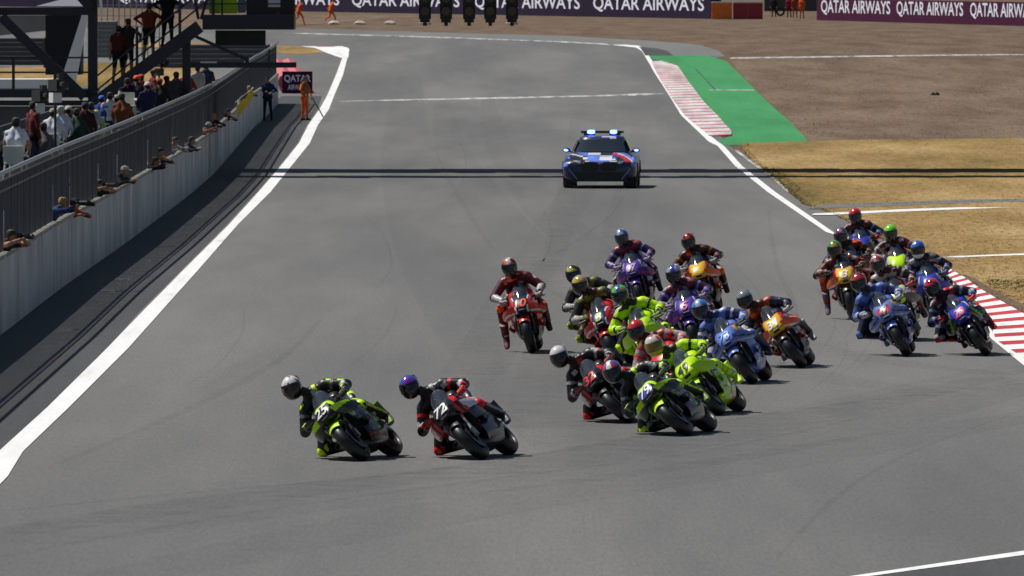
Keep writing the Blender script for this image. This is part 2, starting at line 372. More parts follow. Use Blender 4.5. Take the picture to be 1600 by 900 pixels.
# rubber marks and small debris on the tarmac
mr, nt, b = new_mat('tyre_rubber_mark'); _m['rubber'] = mr
b.inputs['Base Color'].default_value = (0.02, 0.02, 0.02, 1); b.inputs['Roughness'].default_value = 0.7
n = nt.nodes.new('ShaderNodeTexNoise'); n.inputs['Scale'].default_value = 1.5; n.inputs['Detail'].default_value = 6
tcx = nt.nodes.new('ShaderNodeTexCoord'); nt.links.new(tcx.outputs['Object'], n.inputs['Vector'])
rr = nt.nodes.new('ShaderNodeMapRange'); rr.inputs[1].default_value = 0.35; rr.inputs[2].default_value = 0.75; rr.inputs[3].default_value = 0.02; rr.inputs[4].default_value = 0.11
nt.links.new(n.outputs['Fac'], rr.inputs[0]); nt.links.new(rr.outputs[0], b.inputs['Alpha'])
def mark(pts, w, dz=0.0035):
    keys = spline(pts, 40); mb = MB(); P = []; F = []
    for i, (u, v) in enumerate(keys):
        p = G(u, v); ww = w * (0.6 + 0.6 * math.sin(math.pi * i / 39))
        P += [(p.x - ww, p.y, p.z + dz), (p.x + ww, p.y, p.z + dz)]
        if i: F.append((2 * i - 2, 2 * i - 1, 2 * i + 1, 2 * i))
    mb.add(P, F); o = mb.build('tyre_mark', mr, smooth=0); struct(o)
mark([(90, 725), (220, 672), (330, 622), (440, 560), (500, 500)], 0.07)
mark([(1215, 872), (1270, 812), (1340, 752), (1440, 700), (1600, 640)], 0.035, 0.0045)
mark([(1200, 330), (1215, 420), (1240, 480), (1225, 560), (1150, 640)], 0.05, 0.0075)
mark([(0, 800), (300, 770), (620, 742), (900, 700), (1250, 640), (1600, 600)], 0.12, 0.0105)
mark([(0, 870), (400, 800), (800, 745), (1100, 705), (1400, 640)], 0.08, 0.0115)


mr2 = mr.copy(); mr2.node_tree.nodes['Map Range'].inputs[4].default_value = .075
def sweep(pts, w, dz):
    mark(pts, w, dz); bpy.context.scene.collection.objects[-1].data.materials[0] = mr2
for i, (pts, w) in enumerate((([(0, 850), (400, 790), (900, 730), (1300, 660), (1600, 590)], 1.3), ([(0, 835), (400, 775), (900, 715), (1300, 640), (1600, 570)], .7), ([(200, 900), (700, 800), (1200, 720), (1600, 650)], .8), ([(690, 160), (720, 260), (860, 420), (1150, 560), (1500, 620)], .6),
                              ([(760, 150), (800, 260), (960, 420), (1250, 540), (1560, 585)], .5), ([(640, 120), (640, 240), (700, 400), (800, 560), (900, 700)], .9))):
    sweep(pts, w, .0042 + .0005 * i)
for i in range(12):                                        # short thin arcs left by sliding tyres
    u0 = 1130 + i * 17; v0 = 400 + (i * 37) % 90; mark([(u0, v0), (u0 + 50 + 3 * i, v0 + 50), (u0 + 60, v0 + 95), (u0 + 20, v0 + 130)], .018, .0075 + .0003 * i)
for i, (u0, v0) in enumerate(((560, 330), (700, 200), (850, 330), (380, 480), (620, 480), (980, 300))):
    mark([(u0, v0), (u0 + 40 - 14 * i, v0 + 40), (u0 + 50 - 30 * i, v0 + 90), (u0 + 20 - 40 * i, v0 + 130)], .022, .0112 + .0003 * i)
def seam(x0, x1, y0, y1, w, dz):                           # paving joint or rubbered lane along the track
    P = []; F = []; n = 60
    for i in range(n + 1):
        t = i / n; y = y0 + (y1 - y0) * t; x = x0 + (x1 - x0) * t + .03 * math.sin(y * .11)
        P += [(x - w, y, Z(y) + dz), (x + w, y, Z(y) + dz)]
        if i: F.append((2 * i - 2, 2 * i - 1, 2 * i + 1, 2 * i))
    q = MB(); q.add(P, F); struct(q.build('tyre_mark', mr2 if w > .1 else mr, smooth=0))
for i, (x0, x1, y0, y1, w) in enumerate(((-.6, 3.6, 170, 420, .5), (1.4, 5.0, 190, 440, .35), (.8, 3.4, 150, 470, .9))):
    seam(x0, x1, y0, y1, w, .0040 + .0006 * i)
rs_ = random.Random(21)
def tufts(name, m, n, vr, left, right, hmin, hmax, spread, dzb=.012):
    q = MB()
    for _ in range(n):
        v = rs_.uniform(*vr); u = rs_.uniform(left(v), right(v)); p = G(u, v); h = rs_.uniform(hmin, hmax)
        for k in range(3):
            a = rs_.uniform(0, 6.28); c, s_ = math.cos(a), math.sin(a); w = spread * rs_.uniform(.4, 1); bx, by = p.x + rs_.uniform(-1, 1) * spread, p.y + rs_.uniform(-1, 1) * spread * 3
            q.add([(bx - w * c, by - w * s_, p.z + dzb - .01), (bx + w * c, by + w * s_, p.z + dzb - .01), (bx + rs_.uniform(-1, 1) * h * 3, by + rs_.uniform(-1, 1) * h * 6, p.z + dzb + h)], [(0, 1, 2)])
    o = q.build(name, m, smooth=0); o['kind'] = 'stuff'; return o
_gv = [224, 232, 257, 298, 320, 335, 385, 424, 439, 455, 473, 496]; _gl = [1164, 1162, 1182, 1233, 1260, 1306, 1404, 1481, 1511, 1532, 1563, 1603]
tufts('dry_grass_tufts', M_DRY, 6000, (224, 500), lambda v: np.interp(v, _gv, _gl), lambda v: 1640, .006, .02, .02)
tufts('dry_grass_tufts', M_DRY, 1800, (224, 500), lambda v: np.interp(v, _gv, _gl) - 4, lambda v: np.interp(v, _gv, _gl) + 6, .008, .025, .025)
M_GREENG = ground_mat('green_grass', [(0.3, (0.05, 0.075, 0.02)), (0.6, (0.09, 0.105, 0.03)), (0.8, (0.15, 0.13, 0.05))], scale=2, fine=9, rough=.9, fine_amt=.3, spec=.1)
tufts('green_weed_tufts', M_GREENG, 260, (438, 452), lambda v: 1545, lambda v: 1640, .008, .025, .03)
tufts('green_weed_tufts', M_GREENG, 220, (262, 300), lambda v: np.interp(v, _gv, _gl), lambda v: np.interp(v, _gv, _gl) + 22, .008, .028, .03)
tufts('green_weed_tufts', M_GREENG, 160, (311, 321), lambda v: 1660 - (v - 311) * 36, lambda v: 1680 - (v - 311) * 34, .008, .025, .03)
q = MB()
for _ in range(2600):
    v = rs_.uniform(48, 221); u = rs_.uniform(np.interp(v, [48, 63, 71, 88, 104, 140, 185, 221], [700, 1010, 1105, 1140, 1150, 1182, 1230, 1266]), 1620); p = G(u, v); r = rs_.uniform(.012, .045)
    q.add([(p.x - r, p.y, p.z), (p.x + r, p.y + r, p.z), (p.x, p.y - r * 2, p.z), (p.x + r * .2, p.y, p.z + .012 + r * .7)], [(0, 2, 3), (2, 1, 3), (1, 0, 3)])
o = q.build('gravel_stones', M_GRAVEL, smooth=0); o['kind'] = 'stuff'
# ------------------------------------------------------------------ pit wall with debris fence
_wb = [G(u, v) for u, v in [(0, 525), (92, 453), (194, 382), (296, 305), (333, 273), (398, 198), (435, 162)]]
WY = [0] + [p.y for p in _wb]; WXs = [_wb[0].x + 0.05] + [p.x for p in _wb]
def WX(y): return float(np.interp(y, WY, WXs))
WEND = _wb[-1].y; WTOP = 1.24
wall = empty('pit_wall', (WX(300), 300, 0), label='long pale concrete pit wall along the left edge of the track', cat='wall')
def along(y0, y1, off0, off1, z0, z1, parent_loc):
    """prism that follows the wall line from y0 to y1"""
    P = []
    for y in (y0, y1):
        x = WX(y); g = Z(y)
        for (o, z) in ((off0, z0), (off1, z0), (off1, z1), (off0, z1)): P.append(Vector((x + o, y, g + z)) - Vector(parent_loc))
    m = MB(); m.add(P, [(0, 1, 2, 3), (7, 6, 5, 4), (0, 4, 5, 1), (1, 5, 6, 2), (2, 6, 7, 3), (3, 7, 4, 0)]); return m
y = 120.0
while y < WEND - 1:
    y2 = min(WEND, y + 9.0)
    along(y + 0.012, y2 - 0.012, -0.34, 0.0, -0.05, WTOP, wall.location).build('wall_panel', M_CONC, wall, smooth=0)
    along(y + 0.012, y2 - 0.012, -0.37, 0.02, WTOP + 0.002, WTOP + 0.075, wall.location).build('coping', M_COPE, wall, smooth=0)
    y = y2
M_MESH = mat('mesh_wire', (.15, .155, .165), .6, noise=.35, scale=.8, spec=.3)
FO = -0.10; FZ0, FZ1 = WTOP + 0.08, 2.50
# openings through which people lean
LEAN_U = [5, 82, 108, 152, 182, 230, 246, 268, 288, 316, 331, 350, 369, 384]
def y_at_u(u, z=1.6, off=-0.1):
    lo, hi = 130.0, WEND
    for _ in range(40):
        m = (lo + hi) / 2
        if U((WX(m) + off, m, Z(m) + z)) < u: lo = m
        else: hi = m
    return lo
LEAN_Y = [y_at_u(u) for u in LEAN_U]
def gap(y): return any(abs(y - q) < 0.38 for q in LEAN_Y)
fence = empty('debris_fence', (WX(300), 300, WTOP), label='tall grey wire debris fence on top of the pit wall', cat='fence')
fo = Vector(fence.location)
def fp(y, z, off=0.0): return Vector((WX(y) + FO + off, y, Z(y) + z)) - fo
y = 140.0; posts = []
while y < WEND:
    if not any(abs(y - q) < 0.38 for q in LEAN_Y): posts.append(y)
    y += 2.6
pm = MB(); pm.tube([(0, 0, -0.1), (0, 0, FZ1 - FZ0)], 0.035, 6); post_me = pm.mesh('fence_post')
for yy in posts:
    place('fence_post', post_me, M_NAVY, fence, loc=fp(yy, FZ0))
cuts = [140.0 + 6 * i for i in range(int((WEND - 140) / 6))] + [WEND]
for z, off, r, nm, m in ((2.34, 0, 0.03, 'rail', M_MESH), (FZ1, 0, 0.02, 'rail', M_MESH), (FZ1 + 0.18, 0.10, 0.036, 'top_rail', M_STEEL)):
    t = MB(); t.tube([fp(yy, z, off) for yy in cuts], r, 6); t.build(nm, m, fence)
wm = MB()
for k in range(26):                                        # horizontal strands, broken at the openings below the mid rail
    z = FZ0 + 0.05 + k * (FZ1 - FZ0 - 0.05) / 26
    yy = 140.0
    while yy < WEND - 1:
        y2 = yy + 1.0
        if not (z < 1.98 and gap((yy + y2) / 2)):
            a, b = fp(yy, z, 0.01), fp(y2, z, 0.01)
            wm.add([a + Vector((0, 0, -.006)), b + Vector((0, 0, -.006)), b + Vector((.006, 0, .006)), a + Vector((.006, 0, .006)), a + Vector((-.006, 0, .006)), b + Vector((-.006, 0, .006))],
                   [(0, 1, 2, 3), (3, 2, 5, 4), (4, 5, 1, 0)])
        yy = y2
for k in range(5):
    t = (k + 0.5) / 5
    for i in range(len(cuts) - 1):
        a, b = fp(cuts[i], FZ1 + 0.18 * t, 0.10 * t), fp(cuts[i + 1], FZ1 + 0.18 * t, 0.10 * t)
        wm.add([a + Vector((0, 0, -.006)), b + Vector((0, 0, -.006)), b + Vector((0, 0, .006)), a + Vector((0, 0, .006))], [(0, 1, 2, 3)])
yy = 140.0
while yy < WEND:                                           # vertical strands
    z0 = 2.0 if gap(yy) else FZ0
    a, b, c = fp(yy, z0, 0.01), fp(yy, FZ1, 0.01), fp(yy, FZ1 + 0.18, 0.10)
    d = Vector((0, .011, 0)); e = Vector((.011, 0, 0))
    wm.add([a - d, a + d, b + d, b - d, c + d, c - d, a - e, a + e, b + e, b - e], [(0, 1, 2, 3), (3, 2, 4, 5), (6, 7, 8, 9)])
    yy += 0.12
o = wm.build('wire_mesh', M_MESH, fence, smooth=0); o['kind'] = 'stuff'

# ------------------------------------------------------------------ banner barriers
def banner(name, label, a, b, h, th, m, words, cap, group=None, span=None, up=0.5, bold=0.012):
    """long padded barrier from ground point a to b, lettered on the side towards the camera"""
    a, b = Vector(a), Vector(b); d = b - a; L = d.length; ang = math.atan2(d.y, d.x)
    e = empty(name, a, (0, math.atan2(a.z - b.z, Vector((d.x, d.y)).length), ang), label, 'barrier', group)
    n = max(1, int(round(L / 6.0)))
    for i in range(n):
        t = MB(); x0 = L * i / n + 0.02; x1 = L * (i + 1) / n - 0.02
        t.box(((x0 + x1) / 2, th / 2, h / 2), (x1 - x0, th, h)); t.build('barrier_block', m, e, smooth=0)
    if words:
        me = text_mesh('QATAR AIRWAYS', bold=bold); xs_ = [v.co.x for v in me.vertices]; w0 = max(xs_) - min(xs_)
        ys_ = [v.co.y for v in me.vertices]; h0 = max(ys_) - min(ys_); c0 = (max(ys_) + min(ys_)) / 2
        for (x0, x1) in words:
            o = place('lettering', me, M_LETTER, e, loc=((x0 + x1) / 2, -0.012, h * up), rot=(R(90), 0, 0))
            o.scale = ((x1 - x0) / w0, cap / h0, 1); o.location.z -= c0 * cap / h0
    return e, L
def along_u(a, b, u):                                      # distance along a..b at which column u is seen
    lo, hi = 0.0, 1.0
    for _ in range(40):
        m = (lo + hi) / 2
        if U(a + (b - a) * m) < u: lo = m
        else: hi = m
    return (b - a).length * lo
A, B = G(180, 12.5), G(1111, 29.5)
W_ = [(along_u(A, B, x0), along_u(A, B, x1)) for x0, x1 in [(186, 345), (370, 530), (550, 718), (742, 906), (927, 1100)]]
banner('banner_barrier', 'dark purple lettered barrier across the far end of the track behind the start lights', A, B, 1.75, 0.8, M_PURPLE, W_, 1.22, up=0.58)
A, B = G(1276, 31.5), G(1660, 43)
W_ = [(along_u(A, B, x0), along_u(A, B, x1)) for x0, x1 in [(1283, 1391), (1401, 1505), (1516, 1622)]]
banner('banner_barrier', 'maroon lettered barrier at the top right beyond the gravel', A, B, 1.62, 0.8, M_MAGENTA, W_, 1.12, up=0.6)
A, B = G(-120, 9), G(176, 12)
banner('banner_barrier', 'dark lettered barrier at the top left behind the pit gantry', A, B, 1.7, 0.8, M_PURPLE, [(1.5, 5.5), (6.5, 11)], 1.2, up=0.58)
for (u0, u1, m, lab) in ((1112, 1144, mat('orange_vinyl', (0.8, 0.17, 0.012), 0.6, noise=.15, scale=2), 'orange padded barrier block at the end of the purple barrier'),
                         (1145.5, 1192, mat('dark_red_vinyl', (0.3, 0.02, 0.028), 0.6, noise=.15, scale=2), 'dark red padded barrier block beside the orange one')):
    a, b = G(u0, 30), G(u1, 30); w = b.x - a.x; e = empty('padded_barrier', a, label=lab, cat='barrier')
    for i in range(2):
        t = MB(); t.box((w / 4 + i * w / 2, 0.4, 0.62), (w / 2 - .02, 0.8, 1.24)); t.build('barrier_block', m, e, smooth=0)
    t = MB(); t.box((w / 2, 0.36, 1.3), (w, 0.7, 0.12)); t.build('cap', M_WHITE, e, smooth=0)
# dark parked shapes behind the far gap
a = G(1190, 26); e = empty('service_van', a + Vector((0.5, 9, 0)), label='dark service van parked behind the gap in the far barriers', cat='van')
t = MB(); t.box((3, 0, 1.35), (6.2, 2, 1.9)); t.build('body', mat('van_paint', (0.03, 0.034, 0.036), 0.35), e, smooth=0)
for x in (1.2, 4.9):
    t = MB(); t.lathe([(-.12, .2), (-.12, .36), (.12, .36), (.12, .2)], 16); o = t.build('wheel', M_BLACK, e, loc=(x, -0.95, 0.36), rot=(0, 0, R(90)))
t = MB(); t.box((4.2, -1.005, 1.75), (2.6, .02, .6)); t.build('window', M_BLACK, e, smooth=0)
# lettered red topped barrier at the end of the pit wall
A, B = G(441, 146), G(488, 146)
bw = B.x - A.x
e = empty('tyre_barrier', A, label='purple lettered barrier with red tyre pads at the end of the pit wall', cat='barrier')
s_ = FPX / A.y
t = MB(); t.box((bw / 2, 0.25, 0.5), (bw, 0.5, 1.0)); t.build('banner', M_MAGENTA, e, smooth=0)
me1 = text_mesh('QATAR', bold=0.012); me2 = text_mesh('AIRWAYS', bold=0.012)
for me, zc, ww, hh in ((me1, 0.66, bw * 0.88, 0.36), (me2, 0.28, bw * 0.62, 0.24)):
    xs_ = [v.co.x for v in me.vertices]; ys_ = [v.co.y for v in me.vertices]
    o = place('lettering', me, M_LETTER, e, loc=(bw / 2, -0.012, zc), rot=(R(90), 0, 0))
    o.scale = (ww / (max(xs_) - min(xs_)), hh / (max(ys_) - min(ys_)), 1); o.location.z -= (max(ys_) + min(ys_)) / 2 * o.scale.y
M_PAD = mat('red_pad', (0.5, 0.12, 0.13), 0.55, noise=0.45, scale=3)
far = (G(441, 96) - A) * .5
for i in range(26):
    t = i / 25; x0 = bw * 0.1 + (far.x - 0.4) * t; yy = 0.9 + t * (far.y - 2); zz = Z(A.y + yy) - A.z
    for r_ in range(2):
        q = MB(); q.tube([(x0 + r_ * 0.55, yy - .55, zz + .5), (x0 + r_ * 0.55, yy + far.y / 60, zz + .5), (x0 + r_ * 0.55, yy + far.y / 27, zz + .5)], [.36, .44, .36], 8)
        q.build('tyre_pad', M_PAD, e)

M_SAND = mat('pale_sandbag', (.42, .37, .3), .9, noise=.2, scale=4)
for i, u in enumerate((522, 562, 609, 664, 800)):
    p = G(u, 38.2); q = MB(); q.loft([[Vector((r * math.cos(a) * 1.3, r * math.sin(a), z + .03 * math.sin(3 * a + i))) for a in np.linspace(0, 2 * math.pi, 13)[:-1]] for z, r in ((-.02, .32), (.1, .33), (.2, .22), (.25, .08))])
    o = q.build('sandbag', M_SAND, loc=p); tag(o, 'pale sandbag on the far gravel, %s of the row below the purple barrier' % ['leftmost', 'second from left', 'third from left', 'fourth from left', 'rightmost'][i], 'sandbag', 'sandbags on the far gravel')
p = G(1461, 149); q = MB(); q.loft([[Vector((r * math.cos(a) * 1.6, r * math.sin(a), z + .05 * math.sin(2 * a + 1))) for a in np.linspace(0, 2 * math.pi, 11)[:-1]] for z, r in ((-.02, .14), (.05, .12), (.12, .05))])
tag(q.build('debris_piece', M_BLACK, loc=p), 'small dark piece of debris lying alone in the gravel', 'debris')
# ================================================================== start gantry, lights and pit tower
YG = 335.0
gan = empty('start_gantry', (-20, YG, 0), label='dark steel start gantry spanning the track, carrying the five light heads', cat='gantry')
for (y0, y1, z, x1) in ((3.2, 10.6, 7.0, 55.0), (-4.6, -0.6, 7.0, 42.5)):  # girders out of view; depth and ragged edges shaped for their shadow on the track
    t = MB(); nb = 70; rg_ = random.Random(3)
    for k in range(nb):
        a0 = y0 + rg_.uniform(0, .9); a1 = y1 - rg_.uniform(0, .9); xw = (x1 + 1) / nb
        t.box((-1 + xw * (k + .5), (a0 + a1) / 2, z + .3), (xw * 1.02, a1 - a0, 0.6 - .002 * (k % 2)))
    t.build('girder', M_NAVY, gan, smooth=0)
for x in (0, 52):
    for y in (-2.6, 6.9):
        if x == 52 and y < 0: x2 = 41.5
        else: x2 = x
        t = MB(); t.box((x2, y, 3.5), (0.45, 0.45, 6.99)); t.build('post', M_NAVY, gan, smooth=0)
lbm = MB(); lbm.box((23.5, 1.3, 6.9), (10, .3, .4)); lbm.build('light_bar', M_NAVY, gan, smooth=0)
M_LENS = mat('signal_lens', (0.02, 0.012, 0.012), 0.15, noise=0.0, coat=0.5)
lgrp = 'start light heads hanging above the track'
names = ['leftmost', 'second from the left', 'middle', 'second from the right', 'rightmost']
for i, u in enumerate((664, 697, 733, 766, 800)):
    p = W(u, 30, YG + 1.3); q = W(u + 1, 30, YG + 1.3); px = q.x - p.x
    e = empty('start_light', p, label=f'black start light head hanging over the track, {names[i]} of five', cat='traffic light', group=lgrp)
    w = 19 * px; top = 6.68 - p.z
    t = MB(); t.box((0, 0, top / 2), (w, .22, top)); t.build('housing', M_BLACK, e, smooth=0)
    t = MB(); t.box((0, 0, -.05), (w * .8, .16, .098)); t.build('end_cap', M_BLACK, e, smooth=0)
    t = MB(); t.tube([(0, 0, -.1), (0, 0, -.2)], w * .16, 8); t.build('stub', M_BLACK, e)
    for k in range(4):
        zc = .24 + k * .38
        t = MB(); t.tube([(0, -.112, zc), (0, -.13, zc)], w * .36, 14); t.build('lens', M_LENS, e)
        t = MB(); g = [[(w * .42 * math.cos(a), yy, zc + w * .42 * math.sin(a)) for a in np.linspace(R(-10), R(190), 9)] for yy in (-.25, -.112)]
        t.sheet(g, .008); t.build('visor', M_BLACK, e)
# pit tower at the left, seen in the plane YT
YT = 340.5
tower = empty('pit_tower', (W(145, 250, YT).x, YT, 0), label='navy steel pit tower with stairs and platform at the top left', cat='tower')
to = Vector(tower.location)
def T(u, v, dy=0.0): return W(u, v, YT + dy) - to
def tbeam(nm, u0, v0, u1, v1, wpx, depth=0.3, dy=0.0, m=M_NAVY):
    a, b = T(u0, v0, dy), T(u1, v1, dy); px = YT / FPX
    d = (b - a); L = d.length; ang = math.atan2(d.z, d.x)
    t = MB(); t.box((0, 0, 0), (L, depth, wpx * px)); o = t.build(nm, m, tower, smooth=0, loc=(a + b) / 2, rot=(0, -ang, 0)); return o
gv = 248
tbeam('post', 145, gv, 145, -60, 15, .32)
tbeam('post', -40, gv, -40, -60, 15, .32)
tbeam('brace', 2, 26, 132, 152, 15, .2, -.27)
tbeam('brace', 118, -14, 143, 14, 14, .2, -.27)
tbeam('brace', 1, -20, -12, 20, 14, .2, -.27)
tbeam('beam', -40, 17.5, 137, 17.5, 12, .28)
tbeam('beam', -120, 146, 137, 146, 13, .3, -.02)
tbeam('beam', -120, 161, 137, 161, 8, .3, .01)
t = MB(); a = T(-120, 139, 0); b = T(150, 139, 0)
t.box(((a.x + b.x) / 2, 1.6, a.z - .06), (b.x - a.x, 2.9, .1)); t.build('deck', M_NAVY, tower, smooth=0)
t = MB(); a = T(-120, 166, .5); b = T(128, 205, .5); t.box(((a.x + b.x) / 2, .5, (a.z + b.z) / 2), (b.x - a.x, .06, a.z - b.z)); t.build('side_panel', M_GREY, tower, smooth=0)
for v in (90, 113): tbeam('handrail', -120, v, 138, v, 2.6, .05, .15)
for u in (-60, 21, 86): tbeam('rail_post', u, 139, u, 88, 4.5, .06, .1)
# stairs
tbeam('stringer', 138, 169, 312, 41, 20, .12, -.8)
tbeam('stringer', 138, 169, 312, 41, 20, .12, .5)
for k in range(13):
    f = k / 12; u = 150 + 152 * f; v = 158 - 112 * f
    t = MB(); a = T(u, v, -.15); t.box(a, (.3, 1.15, .04)); t.build('stair_tread', M_NAVY, tower, smooth=0)
for off in (50, 72):
    tbeam('handrail', 145, 158 - off + 38, 330, 28 - off + 18, 2.8, .045, -.86)
for u in (214, 281): 
    v = 112 - (u - 214) * .73; tbeam('rail_post', u, v, u, v - 70, 4.5, .06, -.9)
# upper platform
tbeam('platform', 318, 34.5, 461, 34.5, 23, 2.6, .6)
for u in (333, 347, 458): tbeam('rail_post', u, 23, u, -60, 5 if u < 340 else 3, .06, -.6)
tbeam('handrail', 318, 6, 461, 6, 2, .05, -.6)
M_NEON_P = mat('neon_panel', (0.42, 0.66, 0.0), 0.6, noise=.06)
tbeam('neon_panel', 327, -12, 371, -12, 66, .05, -.3, M_NEON_P)
tbeam('pale_panel', 371.5, -12, 384, -12, 64, .05, -.28, mat('pale_blue_panel', (.16, .18, .26), .6))
tbeam('dark_panel', 385, -10, 461, -10, 66, .05, -.25, mat('dark_panel', (.015, .017, .022), .5))
tbeam('pale_sticker', 419, 4, 438, 4, 14, .02, -.31, M_LETTER)
tbeam('red_light', 432, 22, 436, 22, 6, .03, -.31, mat('red_lamp', (.5, .02, .02), .4, noise=0))
tbeam('screen_box', 337, 59, 415, 59, 23, .8, .6, M_BLACK)
tbeam('post', 291.5, gv, 291.5, 51, 13, .28, -.4)
tbeam('signal_arm', 298.5, 101.5, 463, 101.5, 8.5, .18, -.4)
tbeam('arm_sleeve', 313, 97.2, 339, 97.2, 2.5, .19, -.4, M_WHITE)
tbeam('arm_brace', 299, 54, 386, 93, 5, .09, -.4)
tbeam('arm_bracket', 386, 98, 386, 89, 6, .1, -.4)
for u0, v0, u1, v1 in ((303, -10, 310, 30), (326, -10, 314, 30)): tbeam('brace', u0, v0, u1, v1, 4.5, .07, -.45)
# white sloping panel behind the tower, black tent, grey parasol, low walls, guard rails
def slab(name, label, cat, pts, y, th, m):
    P = [W(u, v, y) for u, v in pts]; o0 = P[0].copy(); n = len(P)
    P = [p - o0 for p in P]; b = MB(); b.add(P + [p + Vector((0, th, 0)) for p in P],
        [tuple(range(n)), tuple(range(2 * n - 1, n - 1, -1))] + [((i + 1) % n, i, i + n, (i + 1) % n + n) for i in range(n)])
    o = b.build(name, m, None, smooth=0, loc=o0); return tag(o, label, cat)
slab('leaning_panel', 'tall pale sloping panel leaning behind the tower post', 'panel', [(90, 141), (116, 141), (137, 23), (128, 23)], 362, .5, mat('pale_panel', (.8, .8, .78), .6, noise=.08, scale=2))
e = empty('black_tent', W(71, 92, 430), label='black fabric tent behind the tower brace', cat='tent'); o0 = Vector(e.location)
a, b = W(71, 24, 430), W(126, 92, 430)
t = MB(); t.box(((b.x - a.x) / 2, 1.5, (a.z - o0.z) / 2 - .3), (b.x - a.x, 3, a.z - o0.z + .6)); t.build('wall', mat('black_fabric', (.006, .006, .008), .8), e, smooth=0)
t = MB(); w = b.x - a.x + .5; h = a.z - o0.z; zt = W(100, -3, 430).z - o0.z
t.add([(-.35, -.4, h + .35), (w, -.4, h + .35), (w, 3.4, h + .35), (-.35, 3.4, h + .35), (w * .42, 1.2, zt), (w * .52, 1.8, zt)],
      [(0, 1, 4), (1, 2, 5, 4), (2, 3, 5), (3, 0, 4, 5), (3, 2, 1, 0)]); t.build('roof', mat('grey_canvas', (.16, .16, .2), .8), e, smooth=0)
slab('low_white_wall', 'low white barrier wall behind the tower railing', 'barrier', [(-60, 141), (80, 139), (80, 124), (-60, 124)], 372, 3.0, M_WHITE)
slab('pale_wall', 'pale stained wall seen behind the tower brace', 'wall', [(-60, 62), (71, 48), (71, 24), (-60, 24)], 520, .4, mat('stained_wall', (.2, .19, .165), .9, noise=.4, scale=.8))
def guard_rail(label, u0, u1, v, y, n, hpx, m=M_STEEL):
    a, b = W(u0, v, y), W(u1, v, y); e = empty('guard_rail', a, label=label, cat='guard rail'); L = b.x - a.x; px = y / FPX
    for k in range(n):
        z0 = .05 + k * hpx * px; h = hpx * px * .97; t = MB()
        prof = [(0, 0), (-.05, .15), (0, .4), (0, .6), (-.05, .85), (0, 1)]
        t.sheet([[(x, q[0], z0 + q[1] * h) for q in prof] for x in (0, L)], .01); t.build('rail', m, e)
    for k in range(max(2, int(L / 2.5) + 1)):
        t = MB(); t.box((L * k / max(1, int(L / 2.5)), .1, n * hpx * px / 2), (.1, .1, n * hpx * px + .1)); t.build('post', M_WIRE, e, smooth=0)
guard_rail('grey guard rail stack at the far left behind the tower railing', -60, 70, 104, 440, 6, 7.2, mat('dark_rail', (.1, .105, .115), .8, .0, spec=.2))
guard_rail('tall grey guard rail stack right of the tower post', 150, 182, 92, 470, 8, 7.2, mat('mid_rail', (.2, .21, .22), .8, 0, spec=.2))
guard_rail('low grey guard rail stack below the stairs', 252, 420, 108, 470, 5, 7.4, mat('dark_rail', (.1, .105, .115), .8, .0, spec=.2))
rows('dry_verge', [(136, -100, 330), (122, -150, 340), (104, 30, 300), (98, 140, 200)], M_DRY, 0.010)
rows('grey_path', [(104.5, -100, 60), (101, -100, 90), (97, 20, 110)], M_ASPH_L, 0.014)
rows('dry_verge', [(76, 180, 430), (70, 140, 430), (66, 140, 300)], M_DRY, 0.010)
rows('gravel_strip', [(43, -400, 440), (36, -400, 520), (24, -400, 700)], M_GRAVEL, 0.010)
# catch fence seen through the tower top
e = empty('catch_fence', W(150, 60, 480), label='thin grey catch fence behind the tower stairs', cat='fence'); o0 = Vector(e.location); px = 480 / FPX
for k in range(12):
    t = MB(); x = k * 9 * px; t.box((x, 0, 1.0), (.05, .05, 3.6)); t.build('post', M_STEEL, e, smooth=0)
for k in range(7):
    t = MB(); t.box((50 * px, .04, -.4 + k * .45), (100 * px, .02, .03)); t.build('wire', M_STEEL, e, smooth=0)
t = MB(); t.beam((3 * px, -.1, 2.6), (10 * px, -.1, .9), .06, .12); t.build('white_strut', M_WHITE, e, smooth=0)
# pit stand behind the wall: floor, white chairs
YS0, YS1 = 175.0, 330.0
stand = empty('pit_stand', (WX(250) - 2.4, 250, 0), label='raised dark pit stand platform behind the debris fence', cat='platform')
y = YS0
while y < YS1:
    t = MB(); t.box((WX(y) - 2.4 - stand.location.x, y + 7.75 - 250, 1.12), (3.2, 15.4, .16)); t.build('deck', M_NAVY, stand, smooth=0)
    for x in (-1.4, 1.4):
        t = MB(); t.box((WX(y) - 2.4 + x - stand.location.x, y + 1 - 250, .52), (.12, .12, 1.04)); t.build('leg', M_NAVY, stand, smooth=0)
    y += 15.5
t = MB(); t.box((-1.75, 0, 1.7), (.05, 150, .9)); t.build('back_panel', mat('pit_back_panel', (.07, .07, .075), .8), stand, smooth=0)
STAND_Z = 1.20
def make_chair():
    e = empty('plastic_chair'); e['category'] = 'chair'
    t = MB(); g = [[(x, yy, .45 + .02 * abs(x) * 4) for x in np.linspace(-.24, .24, 5)] for yy in np.linspace(-.22, .24, 4)]; t.sheet(g, .025); t.build('seat', M_CREAM, e)
    t = MB(); g = [[(x, -.24 + .12 * (abs(x) * 4) ** 2 * .5 - .06 * f, .47 + .42 * f) for f in np.linspace(0, 1, 4)] for x in np.linspace(-.26, .26, 7)]; t.sheet(g, .03); t.build('backrest', M_CREAM, e)
    for sx in (-1, 1):
        t = MB(); t.tube([(sx * .25, -.22, .66), (sx * .27, .0, .68), (sx * .25, .2, .64)], .03, 6); t.build('armrest', M_CREAM, e)
        for sy in (-1, 1):
            t = MB(); t.tube([(sx * .21, sy * .2, .45), (sx * .25, sy * .25, 0)], [.03, .02], 6); t.build('leg', M_CREAM, e)
    return e
